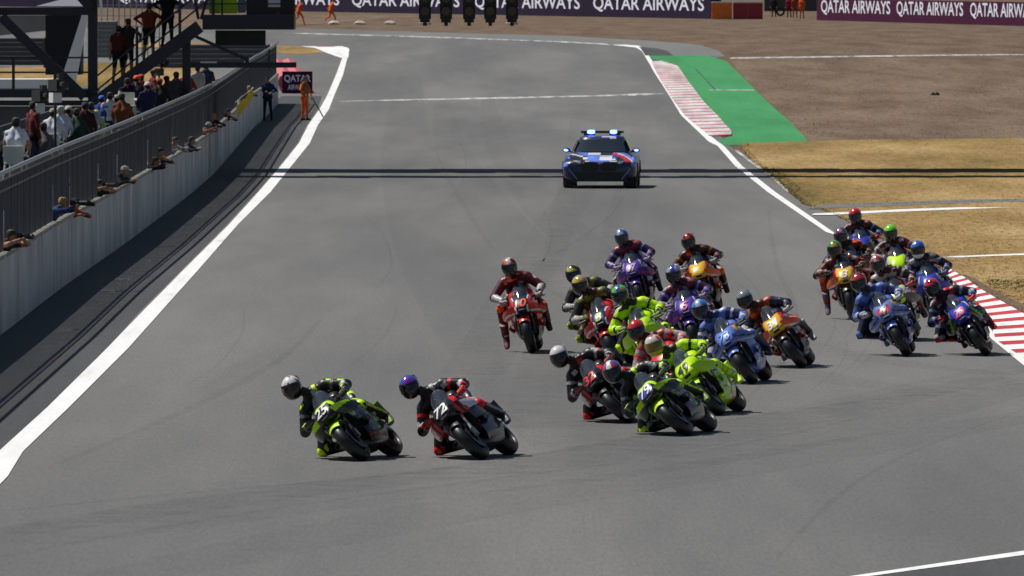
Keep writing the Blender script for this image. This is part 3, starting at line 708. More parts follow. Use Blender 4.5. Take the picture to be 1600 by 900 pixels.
def copy_tree(o, parent=None):
    c = o.copy(); COL.objects.link(c)
    if parent is not None: c.parent = parent
    for ch in list(o.children): copy_tree(ch, c)
    return c
chair0 = make_chair(); used = [False]
def add_chair(p, rz, label):
    o = chair0 if not used[0] else copy_tree(chair0); used[0] = True
    o.location = p; o.rotation_euler = (0, 0, rz); o.scale = (.86, .9, .9); tag(o, label, 'chair', 'cream plastic chairs on the pit stand')
# ================================================================== racing motorbike
M_PAINT = paint_mat('livery_paint', 0.33, 0.35, noise=0.06, scale=25)
M_SUIT = paint_mat('suit_leather', 0.42, 0.0, spec=0.35, noise=0.3, scale=18, bump=0.6)
M_CLOTH = paint_mat('cloth', 0.85, 0.0, spec=0.2, noise=0.2, scale=14, bump=0.3)
M_HELM = paint_mat('helmet_paint', 0.2, 0.8, noise=0.04, scale=20)
M_TYRE = mat('tyre_rubber', (0.007, 0.007, 0.008), 0.42, noise=0.3, scale=40)
M_RIM = mat('rim_black', (0.015, 0.015, 0.017), 0.35, 0.4)
M_DISC = mat('carbon_disc', (0.03, 0.03, 0.032), 0.4, 0.5)
M_ALU = mat('aluminium', (0.45, 0.45, 0.46), 0.35, 0.9)
M_CARB = mat('carbon_fibre', (0.012, 0.012, 0.014), 0.3, coat=0.5)
M_TITAN = mat('titanium', (0.28, 0.24, 0.21), 0.35, 0.9)
M_SCREEN, _nt, _b = new_mat('tinted_screen')
_b.inputs['Base Color'].default_value = (0.05, 0.06, 0.08, 1); _b.inputs['Roughness'].default_value = 0.08; _b.inputs['Alpha'].default_value = 0.55
_b.inputs['Coat Weight'].default_value = 0.5
FY, RY = -0.72, 0.73; FR, RR = 0.300, 0.315
def tyre_prof(r, w, rim):
    p = []; rc = w / 2
    for a in np.linspace(-80, 80, 11):
        a = R(a); p.append((rc * math.sin(a), r - rc * 0.85 + rc * 0.85 * math.cos(a)))
    return p + [(w * .36, rim), (-w * .36, rim)]
_bm = {}
def bike_shared():
    if _bm: return _bm
    for nm, r, w, rim in (('front', FR, .155, .215), ('rear', RR, .215, .215)):
        t = MB(); t.lathe(tyre_prof(r, w, rim), 40); _bm['tyre_' + nm] = t.mesh('tyre', 50)
        t = MB(); hw = w * .36; t.lathe([(-hw, rim + .004), (-hw, rim - .02), (hw, rim - .02), (hw, rim + .004)], 32)
        for k in range(6):
            a = k * math.pi / 3; c, s = math.cos(a), math.sin(a)
            t.tube([(0, .03 * c, .03 * s), (0, (rim - .01) * c, (rim - .01) * s)], [.022, .012], 6)
        t.lathe([(-.05, .005), (-.05, .035), (.05, .035), (.05, .005)], 12); _bm['rim_' + nm] = t.mesh('rim')
    t = MB(); t.lathe([(-.004, .07), (-.004, .168), (.004, .168), (.004, .07)], 28); _bm['disc'] = t.mesh('brake_disc')
    t = MB(); t.box((0, 0, 0), (.05, .06, .13)); _bm['caliper'] = t.mesh('caliper')
    t = MB(); t.tube([(0, FY, .30), (0, FY + .075, .47)], .03, 8); t.tube([(0, FY + .06, .43), (0, -.43, .90)], .024, 8); _bm['fork'] = t.mesh('fork_leg')
    t = MB(); rg = [oval(y, zb, zt, w, None, 3.2, 16) for y, zb, zt, w in ((-.22, .36, .72, .17), (-.05, .24, .74, .2), (.18, .24, .7, .19), (.34, .3, .6, .15))]
    t.loft(rg); _bm['engine'] = t.mesh('engine')
    t = MB(); g = [[(x, -.29 - .05 * z_, .36 + .34 * z_) for x in (-.15, 0, .15)] for z_ in (0, .5, 1)]; t.sheet(g, .04); _bm['radiator'] = t.mesh('radiator')
    t = MB()
    for s in (-1, 1): t.beam((s * .07, -.42, .86), (s * .15, -.1, .74), .04, .1); t.beam((s * .15, -.12, .74), (s * .13, .3, .45), .04, .1)
    _bm['frame'] = t.mesh('frame')
    t = MB(); rg = spline([(.26, .12), (.45, .13), (.6, .125), (.74, .125)], 8)
    for s in (-1, 1): t.beam((s * .1, .26, .43), (s * .135, .55, .40), .035, .11); t.beam((s * .135, .54, .39), (s * .135, .77, .315), .03, .075)
    t.box((0, .36, .42), (.2, .1, .09)); _bm['swingarm'] = t.mesh('swingarm')
    t = MB(); t.tube([(.06, .2, .3), (.15, .4, .38), (.17, .6, .52), (.17, .8, .60)], [.03, .035, .045, .05], 10); _bm['exhaust'] = t.mesh('exhaust')
    t = MB(); t.tube([(0, .7, .93), (0, .86, .955)], .045, 10); _bm['tail_pipe'] = t.mesh('tail_pipe')
    for s, k in ((-1, 'r'), (1, 'l')):
        t = MB(); t.tube([(s * .13, -.40, .87), (s * .20, -.385, .87), (s * .34, -.31, .845)], .017, 8); _bm['bar_' + k] = t.mesh('handlebar')
        t = MB(); t.tube([(s * .36, -.33, .845), (s * .39, -.40, .845), (s * .36, -.46, .85), (s * .24, -.46, .855)], .009, 6); _bm['lever_' + k] = t.mesh('lever_guard')
        t = MB(); t.tube([(s * .12, .46, .36), (s * .26, .46, .36)], .014, 6); t.box((s * .14, .46, .39), (.02, .12, .12)); _bm['peg_' + k] = t.mesh('footpeg')
    t = MB(); g = []
    for i, q in enumerate(np.linspace(0, 1, 8)):
        y = -.66 + .36 * q; zc = .895 + .225 * math.sin(q * 1.35) / math.sin(1.35); hw = .115 + .02 * math.sin(q * math.pi) - .02 * q; dr = .11 * (1 - .25 * q)
        g.append([(hw * math.sin(a), y + .10 * (1 - math.cos(a)) * .9, zc - dr * (1 - math.cos(a))) for a in np.linspace(-R(85), R(85), 13)])
    t.sheet(g, .004); _bm['screen'] = t.mesh('windscreen', 60)
    t = MB(); t.tube([(-.05, -.852, .70), (.05, -.852, .70)], [.026, .026], 12); _bm['intake'] = t.mesh('air_intake')
    t = MB(); t.box((0, -.43, .97), (.15, .05, .07)); _bm['dash'] = t.mesh('dash')
    t = MB(); rg = [oval(y, zb, zt, w, None, 2.6, 14) for y, zb, zt, w in ((.24, .82, .89, .13), (.42, .83, .895, .145), (.6, .86, .93, .12))]; t.loft(rg); _bm['seat'] = t.mesh('seat')
    return _bm
NOSE = [(-.86, .685, .735, .075, .71), (-.825, .655, .785, .115, .715), (-.755, .64, .85, .14, .725), (-.65, .635, .905, .16, .745), (-.50, .645, .945, .185, .77), (-.32, .67, .945, .205, .79), (-.2, .69, .92, .205, .80)]
def side_grid(s, off=0.0):
    g = []
    for tq in np.linspace(0, 1, 24):
        x = np.interp(tq, [0, .08, .25, .5, .75, 1], [.05, .13, .215, .262, .275, .255]) + off
        z = np.interp(tq, [0, .08, .25, .5, .75, 1], [.17, .185, .27, .44, .63, .80])
        yf = np.interp(tq, [0, .2, .55, .8, 1], [-.25, -.33, -.40, -.52, -.66]); yb = np.interp(tq, [0, .3, .6, .8, 1], [.44, .38, .20, -.06, -.14])
        row = []
        for q in np.linspace(0, 1, 34):
            xx = x * (1 - .30 * (1 - q) ** 2.2 - .12 * q ** 2.5)
            row.append(Vector((s * xx, yf + (yb - yf) * q, z)))
        g.append(row if s < 0 else row[::-1])
    return g
def build_bike(spec, M, label, group):
    S = bike_shared(); L = spec['liv']
    e = empty('racing_motorbike', label=label, cat='motorbike', group=group); e.matrix_world = M
    rnd = random.Random(len(label) * 7 + int(abs(M[0][3]) * 100)); pat = [(rnd.uniform(-.5, .25), rnd.uniform(.25, .75), rnd.uniform(.025, .085), rnd.uniform(.01, .022), rnd.choice(L.get('pc', [(.55, .55, .57), (.01, .01, .012), (.01, .01, .012), (.4, .02, .02), (.03, .05, .2)]))) for _ in range(12)]
    def base(part):
        c = L.get(part, L['side']); st = [q for q in L.get('stripes', []) if q[6] is None or part in q[6]]
        def fn(p, n):
            col = c; ax = abs(p[0])
            for (a, b, d, lo, hi, cc, _) in st:
                if lo < a * ax + b * p[1] + d * p[2] < hi: col = cc
            if part in ('side', 'tail', 'tank'):
                for (py, pz, hw, hh, cc) in pat:
                    if abs(p[1] - py) < hw and abs(p[2] - pz - .15 * (p[1] - py)) < hh: col = cc
            return col
        return fn
    for nm, y, r in (('front', FY, FR), ('rear', RY, RR)):
        w = empty(nm + '_wheel', (0, y, r)); w.parent = e
        place('tyre', S['tyre_' + nm], M_TYRE, w); place('rim', S['rim_' + nm], M_RIM, w)
        if nm == 'front':
            for s in (-1, 1): place('brake_disc', S['disc'], M_DISC, w, loc=(s * .075, 0, 0))
    for s in (-1, 1):
        f = place('fork_leg', S['fork'], M_ALU if spec.get('fork') else M_CARB, e, loc=(s * .108, 0, 0))
        place('caliper', S['caliper'], M_ALU, f, loc=(-s * .01, FY + .13, .36), rot=(R(-30), 0, 0))
    for nm, k, m in (('engine', 'engine', M_CARB), ('radiator', 'radiator', M_CARB), ('frame', 'frame', M_CARB), ('swingarm', 'swingarm', M_CARB),
                     ('exhaust', 'exhaust', M_TITAN), ('tail_pipe', 'tail_pipe', M_TITAN), ('windscreen', 'screen', M_SCREEN), ('dash', 'dash', M_CARB), ('seat', 'seat', M_CARB)):
        place(nm, S[k], m, e)
    for k in 'rl':
        place('handlebar', S['bar_' + k], M_CARB, e); place('lever_guard', S['lever_' + k], M_CARB, e); place('footpeg', S['peg_' + k], M_ALU, e)
    # painted shells
    t = MB(); t.loft([oval(y, zb, zt, w, zc, 2.7, 40) for y, zb, zt, w, zc in spline(NOSE, 34)])
    nose = t.build('nose_fairing', M_PAINT, e, 60, base('nose')); place('air_intake', S['intake'], M_BLACK, nose)
    for s in (-1, 1):
        t = MB(); t.sheet(side_grid(s), .008); t.build('side_fairing', M_PAINT, e, 60, base('side'))
        # aero wing: a swept loop of two planes and an end plate
        g = []
        for q in np.linspace(0, 1, 15):                        # solid swept cheek with a rolled outer end
            x = .115 + .235 * q; zt = np.interp(q, [0, .35, .8, 1], [.785, .775, .735, .665]); zb = np.interp(q, [0, .3, .75, 1], [.665, .60, .565, .60])
            g.append([Vector((s * x, -.815 + .50 * (x - .1) + .22 * q ** 4 + .075 * r * r, zt + (zb - zt) * r)) for r in np.linspace(0, 1, 11)])
        t = MB(); t.sheet(g if s < 0 else g[::-1], .05); t.build('aero_wing', M_PAINT, e, 50, base('wing'))
        pl = spline([(.21, .50), (.285, .475), (.30, .43), (.235, .36)], 16); g = []
        for q in np.linspace(0, 1, 6): g.append([Vector((s * (a - .02 * q), -.36 + .28 * (a - .1) + .2 * q, b + .03 * q)) for a, b in pl])
        t = MB(); t.sheet([r[::-1] for r in g] if s > 0 else g, .012); t.build('aero_wing', M_PAINT, e, 60, base('lower_wing'))
    t = MB(); t.loft([oval(y, zb, zt, w, None, 2.8, 20) for y, zb, zt, w in spline([(-.34, .19, .27, .06), (-.22, .155, .30, .13), (.1, .145, .30, .15), (.4, .16, .30, .13), (.52, .19, .28, .08)], 16)])
    t.build('belly_pan', M_PAINT, e, 60, base('belly'))
    t = MB(); t.loft([oval(y, zb, zt, w, None, 2.4, 24) for y, zb, zt, w in spline([(-.26, .80, .97, .17), (-.15, .78, 1.03, .2), (0, .78, 1.05, .205), (.16, .8, 1.0, .18), (.27, .82, .90, .12)], 18)])
    t.build('tank', M_PAINT, e, 60, base('tank'))
    t = MB(); t.loft([oval(y, zb, zt, w, None, 2.4, 20) for y, zb, zt, w in spline([(.46, .78, .87, .14), (.6, .84, .99, .15), (.78, .91, 1.05, .12), (.98, .99, 1.05, .06)], 14)])
    t.build('tail_unit', M_PAINT, e, 60, base('tail'))
    t = MB(); g = []
    for a in np.linspace(R(48), R(150), 14):
        rr = FR + .022; g.append([Vector((x, FY - rr * math.cos(a) * (1 - abs(x) * .6), FR + rr * math.sin(a) - 1.6 * x * x * 3)) for x in np.linspace(-.082, .082, 9)])
    t.sheet(g, .006); t.build('front_fender', M_PAINT, e, 70, base('fender'))
    t = MB(); g = []
    for a in np.linspace(R(40), R(120), 8):
        rr = RR + .02; g.append([Vector((x, RY - rr * math.cos(a), RR + rr * math.sin(a) - 1.2 * x * x * 3)) for x in np.linspace(-.1, .1, 7)])
    t.sheet(g, .006); t.build('rear_hugger', M_CARB, e, 70)
    # number and panel wrapped on the nose
    bv = BVHTree.FromPolygons([Vector(v) for v in nose_mesh_verts(nose)], [tuple(p.vertices) for p in nose.data.polygons])
    def onto(x, z, off):
        h = bv.ray_cast(Vector((x, -2, z)), Vector((0, 1, 0)))
        if h[0] is None: return None
        return h[0] + (h[1] if h[1].y < 0 else -h[1]) * off
    if spec.get('panel'):
        a = spec.get('pw', .115); g = [[onto(x * (1 - .25 * (zz < .77)), zz, .004) for x in np.linspace(-a, a, 11)] for zz in np.linspace(.75, .865, 8)]
        if all(p is not None for r in g for p in r):
            t = MB(); n = 11; t.add([p for r in g for p in r], [(i * n + j, i * n + j + 1, (i + 1) * n + j + 1, (i + 1) * n + j) for i in range(7) for j in range(n - 1)])
            t.build('number_panel', mat('panel_%.2f_%.2f_%.2f' % spec['panel'], spec['panel'], .35, coat=.5, noise=.05), nose, 60)
    if spec.get('num'):
        me = text_mesh(spec['num'], shear=.18, bold=.02); me = dense(me)
        xs = [v.co.x for v in me.vertices]; ys = [v.co.y for v in me.vertices]
        w = .185 * min(1, len(spec['num']) / 2 + .12); h = .118; vs = []
        for v in me.vertices:
            x = (v.co.x - (min(xs) + max(xs)) / 2) / (max(xs) - min(xs)) * w; z = .81 + (v.co.y - (min(ys) + max(ys)) / 2) / (max(ys) - min(ys)) * h
            p = onto(x, z, .013); vs.append(p if p is not None else Vector((x, -.82, z)))
        t = MB(); t.add(vs, [tuple(p.vertices) for p in me.polygons])
        t.build('race_number', mat('num_%.2f_%.2f_%.2f' % spec['ncol'], spec['ncol'], .4, noise=.04), nose, 0)
    return e
def nose_mesh_verts(o): return [v.co for v in o.data.vertices]
_dn = {}
def dense(me):
    import bmesh
    if me.name in _dn: return _dn[me.name]
    b = bmesh.new(); b.from_mesh(me); bmesh.ops.triangulate(b, faces=b.faces[:])
    for _ in range(3):
        ed = [e for e in b.edges if e.calc_length() > .09]
        if not ed: break
        bmesh.ops.subdivide_edges(b, edges=ed, cuts=1, use_grid_fill=False); bmesh.ops.triangulate(b, faces=b.faces[:])
    m2 = bpy.data.meshes.new('lettering_dense'); b.to_mesh(m2); b.free(); _dn[me.name] = m2; return m2
# ================================================================== people
def ik(a, b, l1, l2, pole):
    a, b, pole = Vector(a), Vector(b), Vector(pole); d = b - a; D = min(d.length, (l1 + l2) * .995); d.normalize()
    x = (l1 * l1 - l2 * l2 + D * D) / (2 * D); h = math.sqrt(max(0.0, l1 * l1 - x * x))
    p = pole - d * pole.dot(d); p = p.normalized() if p.length > 1e-6 else Vector((0, 0, 1))
    return a + d * x + p * h
BODIES = []
def body(name, segs, colfn, m, parent=None, voxel=.018, M=None, label=None, cat=None, group=None, bulk=1.12):
    """one continuous figure grown from tapered limbs; segs = (part, a, b, ra, rb)"""
    t = MB()
    segs = [(q, a, b, ra * bulk, rb * bulk) if q not in ('head', 'neck') else (q, a, b, ra, rb) for (q, a, b, ra, rb) in segs]
    for (_, a, b, ra, rb) in segs: t.capsule(a, b, ra, rb, 12)
    o = bpy.data.objects.new(name, t.mesh(name, 0)); o.data.materials.append(m); link(o, parent)
    if M is not None: o.matrix_world = M
    r = o.modifiers.new('skin', 'REMESH'); r.mode = 'VOXEL'; r.voxel_size = voxel; r.use_smooth_shade = True
    s = o.modifiers.new('smooth', 'SMOOTH'); s.factor = .5; s.iterations = 3
    tag(o, label, cat, group); BODIES.append((o, segs, colfn)); return o
def finish_bodies():
    bpy.context.view_layer.update(); dg = bpy.context.evaluated_depsgraph_get(); new = []
    for o, segs, fn in BODIES: new.append(bpy.data.meshes.new_from_object(o.evaluated_get(dg)))
    for (o, segs, fn), me in zip(BODIES, new):
        mt = o.data.materials[0]; o.modifiers.clear(); old = o.data; o.data = me; bpy.data.meshes.remove(old)
        me.name = o.name.split('.')[0]
        if len(me.materials) == 0: me.materials.append(mt)
        me.polygons.foreach_set('use_smooth', [True] * len(me.polygons))
        n = len(me.polygons); c = np.empty(n * 3); me.polygons.foreach_get('center', c); c = c.reshape(-1, 3)
        D = np.empty((len(segs), n)); T = np.empty((len(segs), n)); PX = []
        for k, (_, a, b, ra, rb) in enumerate(segs):
            a = np.array(a); b = np.array(b); d = b - a; L2 = max(1e-9, d @ d); t = np.clip((c - a) @ d / L2, 0, 1)
            q = c - (a + t[:, None] * d); D[k] = np.linalg.norm(q, axis=1) - (ra + (rb - ra) * t); T[k] = t
        best = D.argmin(0); out = np.ones((n, 4))
        for i in range(n):
            k = best[i]; s = segs[k]; a = np.array(s[1]); b = np.array(s[2])
            q = c[i] - (a + T[k, i] * (b - a)); q = q / (np.linalg.norm(q) + 1e-9)
            out[i, :3] = fn(s[0], T[k, i], q, c[i])
        at = me.attributes.new('paint', 'FLOAT_COLOR', 'FACE'); at.data.foreach_set('color', out.ravel())
def torso_segs(pel, chest, neck, rt, w=1.0, belly=1.0):
    """rt = unit vector to the figure's own left-right axis"""
    pel, chest, neck, rt = Vector(pel), Vector(chest), Vector(neck), Vector(rt).normalized(); S = []
    mid = (pel + chest) / 2
    S.append(('hips', pel - rt * .085 * w, pel + rt * .085 * w, .115 * w, .115 * w))
    for s in (-1, 1):
        S.append(('waist', pel + rt * .06 * s * w, mid + rt * .07 * s * w, .11 * w * belly, .105 * w * belly))
        S.append(('chest', mid + rt * .07 * s * w, chest + rt * .09 * s * w, .105 * w, .12 * w))
        S.append(('chest', chest + rt * .09 * s * w, neck + rt * .06 * s * w, .115 * w, .07 * w))
    return S
def V3(*a): return Vector(a)
HELM_ME = {}
def helmet(parent, loc, rot, H, sc=1.0):
    """full face helmet looking along -Y: shell, visor, tail spoiler"""
    e = empty('helmet', loc, rot); e.parent = parent; e.scale = (sc,) * 3
    rnd = random.Random(H.get('seed', 1)); ph = [(rnd.uniform(0, 6), rnd.uniform(2, 5), rnd.uniform(0, 6)) for _ in range(3)]
    def pos(la, lo, k=1.0):
        x = math.cos(la) * math.sin(lo); y = -math.cos(la) * math.cos(lo); z = math.sin(la)
        fr = max(0, -y); ch = max(0, -z)
        return Vector((x * .132 * k, (y * .158 - .05 * fr * ch * 1.5) * k, z * (.158 if z > 0 else .165) * k))
    t = MB(); nla, nlo = 22, 36; rg = []
    for i in range(nla + 1):
        la = R(-68 + 157 * i / nla); rg.append([pos(la, 2 * math.pi * j / nlo) for j in range(nlo)])
    t.loft(rg)
    def fn(p, n):
        z = p[2]; lon = math.atan2(p[0], -p[1]); c = H['base']
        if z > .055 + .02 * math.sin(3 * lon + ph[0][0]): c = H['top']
        if H.get('acc') is not None:
            q = math.sin(ph[1][1] * lon + 40 * z + ph[1][2]) + math.sin(38 * p[1] + ph[0][2])
            if q > H.get('th', .75) - .25: c = H['acc']
        if H.get('stripe') is not None and abs(p[0]) < .03 and z > .03: c = H['stripe']
        if z < -.05: c = H.get('chin') or (.012, .012, .013)  # lower shell painted dark as shade unless a chin colour is given
        return c
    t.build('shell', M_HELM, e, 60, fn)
    t = MB(); g = [[pos(R(la), R(lo), 1.03) for lo in np.linspace(-72, 72, 17)] for la in np.linspace(-24, 22, 8)]
    g = [r[::-1] for r in g]; t.sheet(g, .006)
    vc = H.get('visor', (.01, .01, .012)); t.build('visor', mat('visor_%.2f_%.2f_%.2f' % vc, vc, .12, metal=.3 if max(vc) > .05 else 0, noise=0, coat=.3), e, 60)
    t = MB(); t.sheet([[(x, .10 + .09 * q, .125 - .06 * q - 2.5 * x * x) for x in np.linspace(-.08, .08, 7)] for q in np.linspace(0, 1, 4)], .012)
    t.build('spoiler', M_HELM, e, 60, lambda p, n: H['base'])
    return e
def glove_mesh(key='glove'):
    if key in HELM_ME: return HELM_ME[key]
    t = MB()                                              # a fist closed about a bar that runs along X; wrist towards +Y
    t.capsule((-.03, .03, .028), (.03, .03, .028), .03, .03, 8); t.capsule((0, .03, .02), (0, .09, .03), .034, .03, 8)
    for k, x in enumerate((-.042, -.016, .012, .038)):
        L_ = (.85, 1.0, .97, .82)[k]
        t.tube([(x, .03, .04), (x, -.02 * L_, .042), (x, -.045 * L_, .012), (x, -.03, -.02), (x, .0, -.024)], [.013, .013, .012, .011, .009], 6)
    t.tube([(.045, .04, .02), (.055, .015, -.005), (.035, -.005, -.022)], [.014, .013, .01], 6)
    HELM_ME[key] = t.mesh('glove', 60); return HELM_ME[key]
def hand_mesh():
    if 'hand' in HELM_ME: return HELM_ME['hand']
    t = MB()                                              # relaxed open hand, fingers along -Z from the wrist
    t.capsule((-.015, 0, -.03), (-.015, .003, -.07), .026, .028, 8); t.capsule((.015, 0, -.03), (.015, .003, -.07), .026, .028, 8)
    for k, x in enumerate((-.033, -.011, .011, .031)):
        L_ = (.06, .075, .08, .07)[k]
        t.tube([(x, 0, -.08), (x, -.012, -.08 - L_ * .5), (x, -.035, -.08 - L_)], [.01, .0095, .008], 6)
    t.tube([(.035, 0, -.035), (.06, -.015, -.06), (.062, -.03, -.085)], [.013, .011, .009], 6)
    HELM_ME['hand'] = t.mesh('hand', 60); return HELM_ME['hand']
def boot_mesh():
    if 'boot' in HELM_ME: return HELM_ME['boot']
    t = MB(); t.loft([oval(y, zb, zt, w, None, 2.6, 14) for y, zb, zt, w in spline([(.09, -.09, .0, .03), (.06, -.095, .05, .042), (0, -.095, .06, .047), (-.08, -.095, -.01, .045), (-.15, -.095, -.035, .042), (-.19, -.085, -.05, .025)], 14)])
    t.tube([(0, .03, .0), (0, .035, .1), (0, .04, .2)], [.05, .05, .058], 12)
    HELM_ME['boot'] = t.mesh('boot', 60); return HELM_ME['boot']
def basis(xv, yv):                                        # rotation with local -Y along yv and X near xv
    y = -Vector(yv).normalized(); x = Vector(xv); x = (x - y * x.dot(y)).normalized(); z = x.cross(y)
    return Matrix((x, y, z)).transposed()
def solid(c):
    return lambda p, n: c
def build_rider(sp, M, label):
    h = sp['h']; up = sp.get('up', 0.0); lean = sp['lean']; S = sp['suit']; leg = sp.get('leg', False)
    ix = -1.0                                             # inside of the turn = the rider's right
    pel = V3(-.15 * h, .36, .975 - .03 * h); chest = V3(-.11 * h, .07 + .04 * up, 1.075 + .02 * h + .10 * up)
    neck = V3(-.09 * h, -.09 + .04 * up, 1.135 + .035 * h + .10 * up); head = V3(-.18 * h, -.24 + .05 * up, 1.262 + .098 * h + .10 * up)
    rt = V3(1, 0, .12 * h)
    segs = torso_segs(pel, chest, neck, rt, 1.02)
    segs.append(('hump', chest + V3(0, .0, .09), neck + V3(0, .04, .05), .06, .055))
    segs.append(('neck', neck, head, .06, .065)); segs.append(('head', head, head + V3(0, -.02, .03), .085, .08))
    rtn = rt.normalized(); shR = neck - rtn * .19 + V3(0, .03, -.045); shL = neck + rtn * .19 + V3(0, .03, -.055)
    hR, hL = V3(-.285, -.335, .868), V3(.285, -.335, .868)
    eR = ik(shR, hR, .30, .29, (-1, .25, -.25 - .35 * h)); eL = ik(shL, hL, .29, .28, (.9, .6, -.1 - .45 * h))
    for nm, a, b, c in (('R', shR, eR, hR), ('L', shL, eL, hL)):
        segs += [('shoulder', neck + V3(0, .02, -.03), a, .075, .078), ('uarm', a, b, .077, .064), ('farm', b, b + (c + V3(0, .03, .03) - b) * .92, .063, .047)]
    hipR, hipL = pel + V3(-.10, 0, -.01), pel + V3(.10, 0, -.01)
    aL = V3(.275, .47, .42)
    if leg: aR = V3(-.40, .08, .36); pR = (-.5, -1, .3)
    else: aR = V3(-.235, .47, .44); pR = (-.35 - .75 * h, -.9 + .45 * h, -.1 - .25 * h)
    kR = ik(hipR, aR, .43, .42, pR); kL = ik(hipL, aL, .43, .42, (.55, -1, -.3))
    for a, b, c in ((hipR, kR, aR), (hipL, kL, aL)):
        segs += [('thigh', a, b, .105, .078), ('knee', b, b + (b - (a + c) / 2).normalized() * .02, .08, .072), ('shin', b, c, .074, .056)]
    st = S.get('stripe')
    def fn(part, t, q, p):
        if part in ('neck', 'head'): return (.015, .015, .015)
        c = S.get(part, S['base'])
        if st is not None:
            if part in ('uarm', 'farm') and q[2] * .6 + q[1] * .3 > .42 and .08 < t < .95 and S.get('sw', 1): c = st
            if part in ('thigh', 'shin') and abs(q[1] + .4 * q[0]) < .16: c = st
            if part in ('chest', 'waist') and abs(abs(p[0] - (pel.x + chest.x) / 2) - .13) < .022: c = st
        if part in ('uarm', 'farm', 'thigh', 'shin') and (t * 4.0 + .1) % 1 < .13: c = tuple(k * .35 for k in c)
        hsh = math.sin(math.floor(p[0] / .085) * 12.99 + math.floor(p[1] / .11) * 78.2 + math.floor(p[2] / .06) * 37.7 + sp['helm'].get('seed', 1) * 3.1) * 43758.5; hsh -= math.floor(hsh)
        if hsh < .10 and part not in ('hips', 'hump'): c = ((.42, .42, .43), S.get('knee', (.3, .3, .3)), (.006, .006, .007))[int(hsh * 30) % 3]
        b2 = S.get('band')
        if b2 is not None:
            if part == 'farm' and .45 < t < .66: c = b2
            if part == 'uarm' and .30 < t < .44: c = b2
            if part == 'thigh' and .5 < t < .7: c = b2
            if part == 'chest' and .5 < t < .8 and abs(p[0] - chest.x) < .09: c = b2
        return c
    o = body('person', segs, fn, M_SUIT, voxel=.016, M=M, label=label, cat='person', group='riders on the motorbikes')
    yaw = sp.get('look', 0.0)
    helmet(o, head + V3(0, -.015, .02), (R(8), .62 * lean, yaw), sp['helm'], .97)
    gm = glove_mesh(); gc = S.get('glove', S['base'])
    gmat = mat('glove_%.2f_%.2f_%.2f' % gc, gc, .6, noise=.2)
    for b, c, ex in ((eR, hR, V3(1, .25, -.05)), (eL, hL, V3(1, -.25, .05))):
        g = place('glove', gm, gmat, o, loc=c + V3(0, 0, -.008)); d = (c - b).normalized(); d.z *= .5
        g.rotation_euler = basis(ex, d).to_euler()
        if c is hR: g.scale = (-1, 1, 1)
    bc = S.get('boot', (.015, .015, .015)); bmat = mat('boot_%.2f_%.2f_%.2f' % bc, bc, .5, noise=.2)
    for k, a, r in ((kR, aR, leg), (kL, aL, False)):
        g = place('boot', boot_mesh(), bmat, o, loc=a + V3(0, 0, -.02)); d = V3(-.12 if a is aR else .12, -1, -.28 if not r else -.75)
        g.rotation_euler = basis((1, 0, 0), d).to_euler(); g.scale = (1.1, 1.1, 1.1)
    pc = S.get('puck', (.02, .02, .02))
    for k, a, c in ((kR, hipR, aR), (kL, hipL, aL)):
        out = (k - (a + c) / 2).normalized(); t = MB(); t.capsule(k + out * .075 + V3(0, .0, .025), k + out * .078 - V3(0, 0, .025), .026, .026, 8)
        t.build('knee_slider', mat('puck_%.2f_%.2f_%.2f' % pc, pc, .5), o)
    return o
SKIN = (.36, .2, .13)
